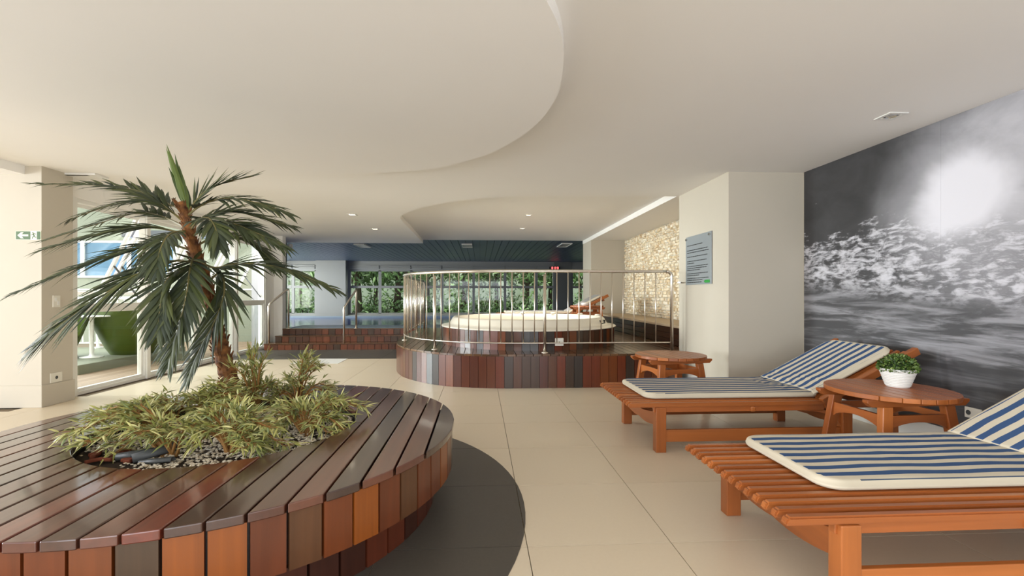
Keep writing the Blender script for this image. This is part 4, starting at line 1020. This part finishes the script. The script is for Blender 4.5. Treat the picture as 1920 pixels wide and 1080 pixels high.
# ------------------------------------------------------------------ garden behind the far windows
struct(MB().box(-16, 14, FW+.2, 34, -1.3, -.02).build('ground_garden', M['lawn']))
struct(MB().box(-16, 14, 29.0, 29.3, -.02, 5.5).build('wall_garden', M['gardenwall']))
def tree(x, y, h, r, lab, seed, zc=None, n=900, trunk=.14, lean=0, ls=.34):
    rr = random.Random(seed); t = empty('garden_tree', (x, y, -.02), label=lab, cat='tree', group='garden trees beyond the pool windows')
    top_ = Vector((lean, 0, h)); cv = catmull([Vector((0, 0, 0)), Vector((lean*.3+.06, 0, h*.45)), top_], 6)
    tb_ = MB().tube(cv, [trunk*(1-.5*i/len(cv)) for i in range(len(cv))], 8)
    for k in range(4):
        a = rr.random()*6.3; s0 = cv[len(cv)*3//5+k % 3]; tb_.tube([s0, s0+Vector((cos(a)*r*.6, sin(a)*r*.4, r*.45))], [trunk*.4, .02], 5)
    tb_.build('trunk', M['trunkdark'], t)
    c = Vector((lean, 0, zc if zc else h)); lf = MB()
    for _ in range(n):
        q = Vector((rr.gauss(0, 1), rr.gauss(0, 1), rr.gauss(0, 1))).normalized()*r*(rr.random()**.4)
        q.z *= .85; d = Vector((rr.uniform(-1, 1), rr.uniform(-1, 1), rr.uniform(-1, .5))).normalized(); nm = Vector((rr.uniform(-1, 1), rr.uniform(-1.6, .2), rr.uniform(-.2, 1.4))).normalized()
        leaf_strip(lf, c+q, d, ls*rr.uniform(.6, 1.2), ls*.34, nm, droop=.2)
    tag(lf.build('crown', M['tree'], t, recalc=False), kind='stuff')
def bush(x, y, r, lab, seed, n=700):
    rr = random.Random(seed); t = empty('garden_shrub', (x, y, -.02), label=lab, cat='shrub', group='garden shrubs beyond the pool windows')
    stm = MB(); lf = MB()
    for k in range(6):
        a = rr.random()*6.3; stm.tube([(0, 0, 0), (cos(a)*r*.6, sin(a)*r*.5, r*1.1)], [.03, .008], 5)
    stm.build('stem', M['trunkdark'], t)
    for _ in range(n):
        q = Vector((rr.gauss(0, .5)*r, rr.gauss(0, .4)*r, abs(rr.gauss(0, .6))*r+.1)); d = Vector((rr.uniform(-1, 1), rr.uniform(-1, 1), rr.uniform(-.8, .8))).normalized(); nm = Vector((rr.uniform(-1, 1), rr.uniform(-1.6, .2), rr.uniform(0, 1.4))).normalized()
        leaf_strip(lf, q, d, rr.uniform(.14, .3), .09, nm, droop=.3)
    tag(lf.build('foliage', M['tree'], t, recalc=False), kind='stuff')
GL = ['dark leaning tree in the garden behind the first pane of the wide pool window', 'slim tree between the first two panes of the wide pool window', 'thick trunked tree leaning right behind the second pane of the wide pool window', 'tree behind the third pane of the wide pool window', 'thick trunked tree behind the fourth pane of the wide pool window', 'thin tree behind the fifth pane of the wide pool window', 'tree behind the sixth pane of the wide pool window', 'tree at the right end of the wide pool window by the dark wall', 'pale tree behind the narrow window left of the grey pillar', 'tree behind the small window right of the digital clock']
GT = [(672, 24.5, .20, -.2), (702, 25.8, .13, .1), (742, 24.0, .20, .25), (800, 26.0, .14, 0), (868, 24.6, .17, .1), (930, 26.0, .13, -.1), (985, 24.4, .16, .1), (1030, 25.5, .14, 0), (560, 26.0, .12, .2), (1086, 25.2, .12, 0)]
for k, (px, Y, tr_, ln) in enumerate(GT):
    x = at_Y(px, 590, Y).x
    tree(x, Y, 3.3+.3*(k % 3), 1.75, GL[k], 50+k, zc=3.1, n=1000, trunk=tr_, lean=ln)
SL = ['shrub at the far left edge of the window left of the grey pillar', 'shrub beside the grey pillar, outside the narrow window', 'shrub at the foot of the dark tree, first pane of the wide pool window', 'shrub under the second pane of the wide pool window', 'shrub at the foot of the tree in the third pane', 'shrub under the third mullion of the wide pool window', 'shrub at the foot of the fourth pane of the wide window', 'shrub behind the left half of the hot tub rim, outside the window', 'shrub outside, behind the middle of the hot tub', 'shrub outside, behind the foot of the far lounger', 'shrub outside the small window right of the digital clock']
for k, px in enumerate((540, 575, 690, 720, 770, 815, 850, 905, 950, 1000, 1080)):
    Y = 23.2+(k % 3)*1.1; bush(at_Y(px, 590, Y).x, Y, .9+.25*(k % 2), SL[k], 80+k, n=420)

# ------------------------------------------------------------------ mural, plaque, sign, outlets
mu = empty('cloud_mural', (XW, 0, 0), label='black and white cloud photograph wallpaper covering the right wall', cat='mural')
for a, b in ((-.4, .92), (.92, 2.2), (2.2, 3.48), (3.48, 5.034)):
    MB().box(-.006, -.001, a+.0006, b-.0006, .161, hA-.0005).build('mural_strip', M['mural'], mu)
def wall_plate(name, p, w_, h, axis, label, detail, sides=1):
    """white cover plate fixed to a wall; axis is the wall's normal"""
    t = empty(name, p, label=label, cat='outlet' if name != 'light_switch' else 'switch'); mb = MB()
    if axis == 'x': mb.box(-.002, .010*1, -w_/2, w_/2, -h/2, h/2)
    else: mb.box(-.010, .002, -w_/2, w_/2, -h/2, h/2)
    mb.build('plate', M['plastic'], t, bevel=.002)
    for (y, z, r, m_) in detail:
        q = MB()
        if r < 0: q.box(-.012, .0125, y-.012, y+.012, z+r, z-r)
        else: q.lathe([(0, 0), (r, 0), (r, .001), (0, .001)], 14)
        o = q.build('socket' if r > 0 else 'rocker', M[m_], t)
        if r > 0: o.rotation_euler = (0, pi/2 if axis == 'x' else -pi/2, 0); o.location = (.0105 if axis == 'x' else -.0105, y, z)
    return t
p0 = at_X(104.5, 707.5, -4.69); wall_plate('wall_outlet', p0, .14, .105, 'x', 'white wall outlet low on the left pillar above its skirting', [(0, 0, .018, 'rubber')])
p0 = at_X(105, 565, -4.69); wall_plate('light_switch', p0, .088, .13, 'x', 'white light switch at mid height on the left pillar', [(.015, -.02, -.022, 'white'), (-.015, .02, -.022, 'white')])
p0 = at_X(1826, 775, XW-.006); wall_plate('wall_outlet', p0, .115, .078, '-x', 'white wall outlet on the mural behind the side table', [(.03, .0, .018, 'rubber')])
# plaque on the column
pq = empty('rules_plaque', (2.78, 5.755, 1.655), label='grey rules plaque with lines of dark print and a green logo on the column', cat='plaque')
MB().box(-.016, -.006, -.345, .345, -.315, .320).build('plate', M['plaque'], pq, bevel=.002)
for y, z in ((.31, .285), (-.31, .285)):
    MB().lathe([(0, 0), (.015, 0), (.015, .02), (0, .02)], 12).build('standoff', M['chrome'], pq).location = (-.012, y, z); pq.children[-1].rotation_euler = (0, -pi/2, 0)
rr = random.Random(4); pr = MB()
lines = [(.20, .42), (.135, .56), (.105, .58), (.05, .55), (-.02+.012, .53), (-.035, .20), (-.075, .56), (-.10, .54), (-.125, .36), (-.17, .56), (-.195, .34), (-.232, .58), (-.256, .42), (-.285+.0, .40)]
for z, ln in lines:
    y = .30 if ln > .3 else .30
    e = y-ln
    while y > e:
        w_ = rr.uniform(.018, .06); pr.box(-.0172, -.0162, max(e, y-w_), y, z-.0052, z+.0052); y -= w_+.008
pr.build('print', M['ink'], pq)
lg = MB().box(-.0172, -.0162, -.31, -.19, -.298, -.262); lg.add([(-.0168, -.16, -.28), (-.0168, -.19, -.262), (-.0168, -.19, -.298)], [(0, 1, 2)]); lg.build('logo', M['brandgreen'], pq)
# exit sign on the pillar
ex = empty('exit_sign', at_Y(54, 441.5, 5.237), label='green exit sign with white arrow and running figure on the left pillar', cat='sign')
W2, H2 = .128, .047
MB().box(-W2, W2, -.006, -.001, -H2, H2).build('board', M['signglow'], ex)
MB().box(-W2+.004, .022, -.0072, -.006, -H2+.004, H2-.004).box(.088, W2-.004, -.0072, -.006, -H2+.004, H2-.004).build('green_field', M['signgreen'], ex)
fx = lambda v: Vector((v.x, v.z, v.y))
MB().prism([(-.108, 0), (-.072, .033), (-.045, .033), (-.066, .010), (.002, .010), (.002, -.010), (-.066, -.010), (-.045, -.033), (-.072, -.033)], -.0084, -.0072, fx).build('arrow', M['signglow'], ex)
mn = MB(); mn.lathe([(0, 0), (.0065, 0), (.0065, .001), (0, .001)], 12)
for i in range(len(mn.v)): x, y, z = mn.v[i]; mn.v[i] = (x+.048, -.0084+z, y+.032)
for a, b, wd in (((.050, .022), (.060, -.004), .011), ((.060, -.004), (.044, -.020), .008), ((.044, -.020), (.040, -.036), .007), ((.060, -.004), (.070, -.020), .008), ((.070, -.020), (.084, -.020), .007), ((.050, .021), (.070, .020), .006), ((.070, .020), (.078, .010), .005), ((.050, .020), (.040, .006), .006), ((.040, .006), (.028, .006), .005)):
    mn.beam((a[0], -.0068, a[1]), (b[0], -.0068, b[1]), wd, .0012, (0, 1, 0))
mn.build('running_figure', M['signgreen'], ex)

# ------------------------------------------------------------------ lamps and small things on the ceilings
def downlight(x, y, z, label, lit, sq=.06, rz=0, power=22):
    p = at_z(x, y, z); t = empty('ceiling_spotlight', (p.x, p.y, z), rz, label=label, cat='ceiling spotlight', group='recessed ceiling spotlights')
    f = MB(); n = 20
    o_ = [(-sq, -sq), (sq, -sq), (sq, sq), (-sq, sq)]
    f.box(-sq, sq, -sq, -sq*.62, -.008, -.0005); f.box(-sq, sq, sq*.62, sq, -.008, -.0005); f.box(-sq, -sq*.62, -sq*.62, sq*.62, -.008, -.0005); f.box(sq*.62, sq, -sq*.62, sq*.62, -.008, -.0005)
    f.build('trim', M['white'], t, bevel=.001)
    MB().lathe([(sq*.62, -.006), (sq*.50, -.009), (sq*.45, -.003)], n).build('ring', M['white' if lit else 'chrome'], t)
    MB().lathe([(0, -.002), (sq*.9, -.002)], n).build('lens', M['lamp' if lit else 'lampoff'], t)
    if lit:
        l = bpy.data.lights.new('bulb', 'SPOT'); l.energy = power; l.color = (1, .93, .82); l.spot_size = radians(95); l.spot_blend = .7; l.shadow_soft_size = .03
        b = bpy.data.objects.new('bulb', l); COL.objects.link(b); b.parent = t; b.location = (0, 0, -.02)
downlight(660.5, 402, hA, 'lit square spotlight over the floor by the curved ceiling recess, nearer one', True, .075)
downlight(703, 429, hA, 'lit square spotlight over the floor, the one closer to the pool', True, .075)
downlight(991, 403, hC, 'lit round spotlight above the hot tub, nearer one', True, .06, power=120)
downlight(979.5, 428, hC, 'lit round spotlight above the hot tub, the one closer to the pool', True, .06, power=120)
downlight(1670.5, 217, hA, 'unlit square spotlight in the ceiling beside the cloud mural', False, .074)
cc = empty('security_camera', at_z(551, 457, hA-.001)+Vector((0, -.25, 0)), label='small white dome security camera on the ceiling edge before the pool', cat='security camera')
MB().lathe([(.0, -.001), (.075, -.001), (.075, -.03), (.05, -.035)], 18).build('mount', M['white'], cc)
MB().lathe([(.0, -.135), (.045, -.12), (.068, -.08), (.055, -.035), (0, -.03)], 18).build('dome', M['white'], cc, smooth=True)
MB().lathe([(0, 0), (.017, 0), (.017, .01), (0, .01)], 14).build('lens', M['black'], cc); cc.children[-1].rotation_euler = (pi/2-.35, 0, 0); cc.children[-1].location = (.015, -.058, -.095)
v0 = at_z(120, 328, hA)
vt = empty('air_vent', (v0.x, v0.y, hA), label='white ceiling air vent with two dark slots above the left pillar', cat='air vent')
MB().box(-.42, .42, -.10, .10, -.02, -.0005).build('panel', M['white'], vt, bevel=.003)
for x in (-.2, .2): MB().box(x-.13, x+.13, -.094, -.06, -.0225, -.0205).build('slot', M['black'], vt)
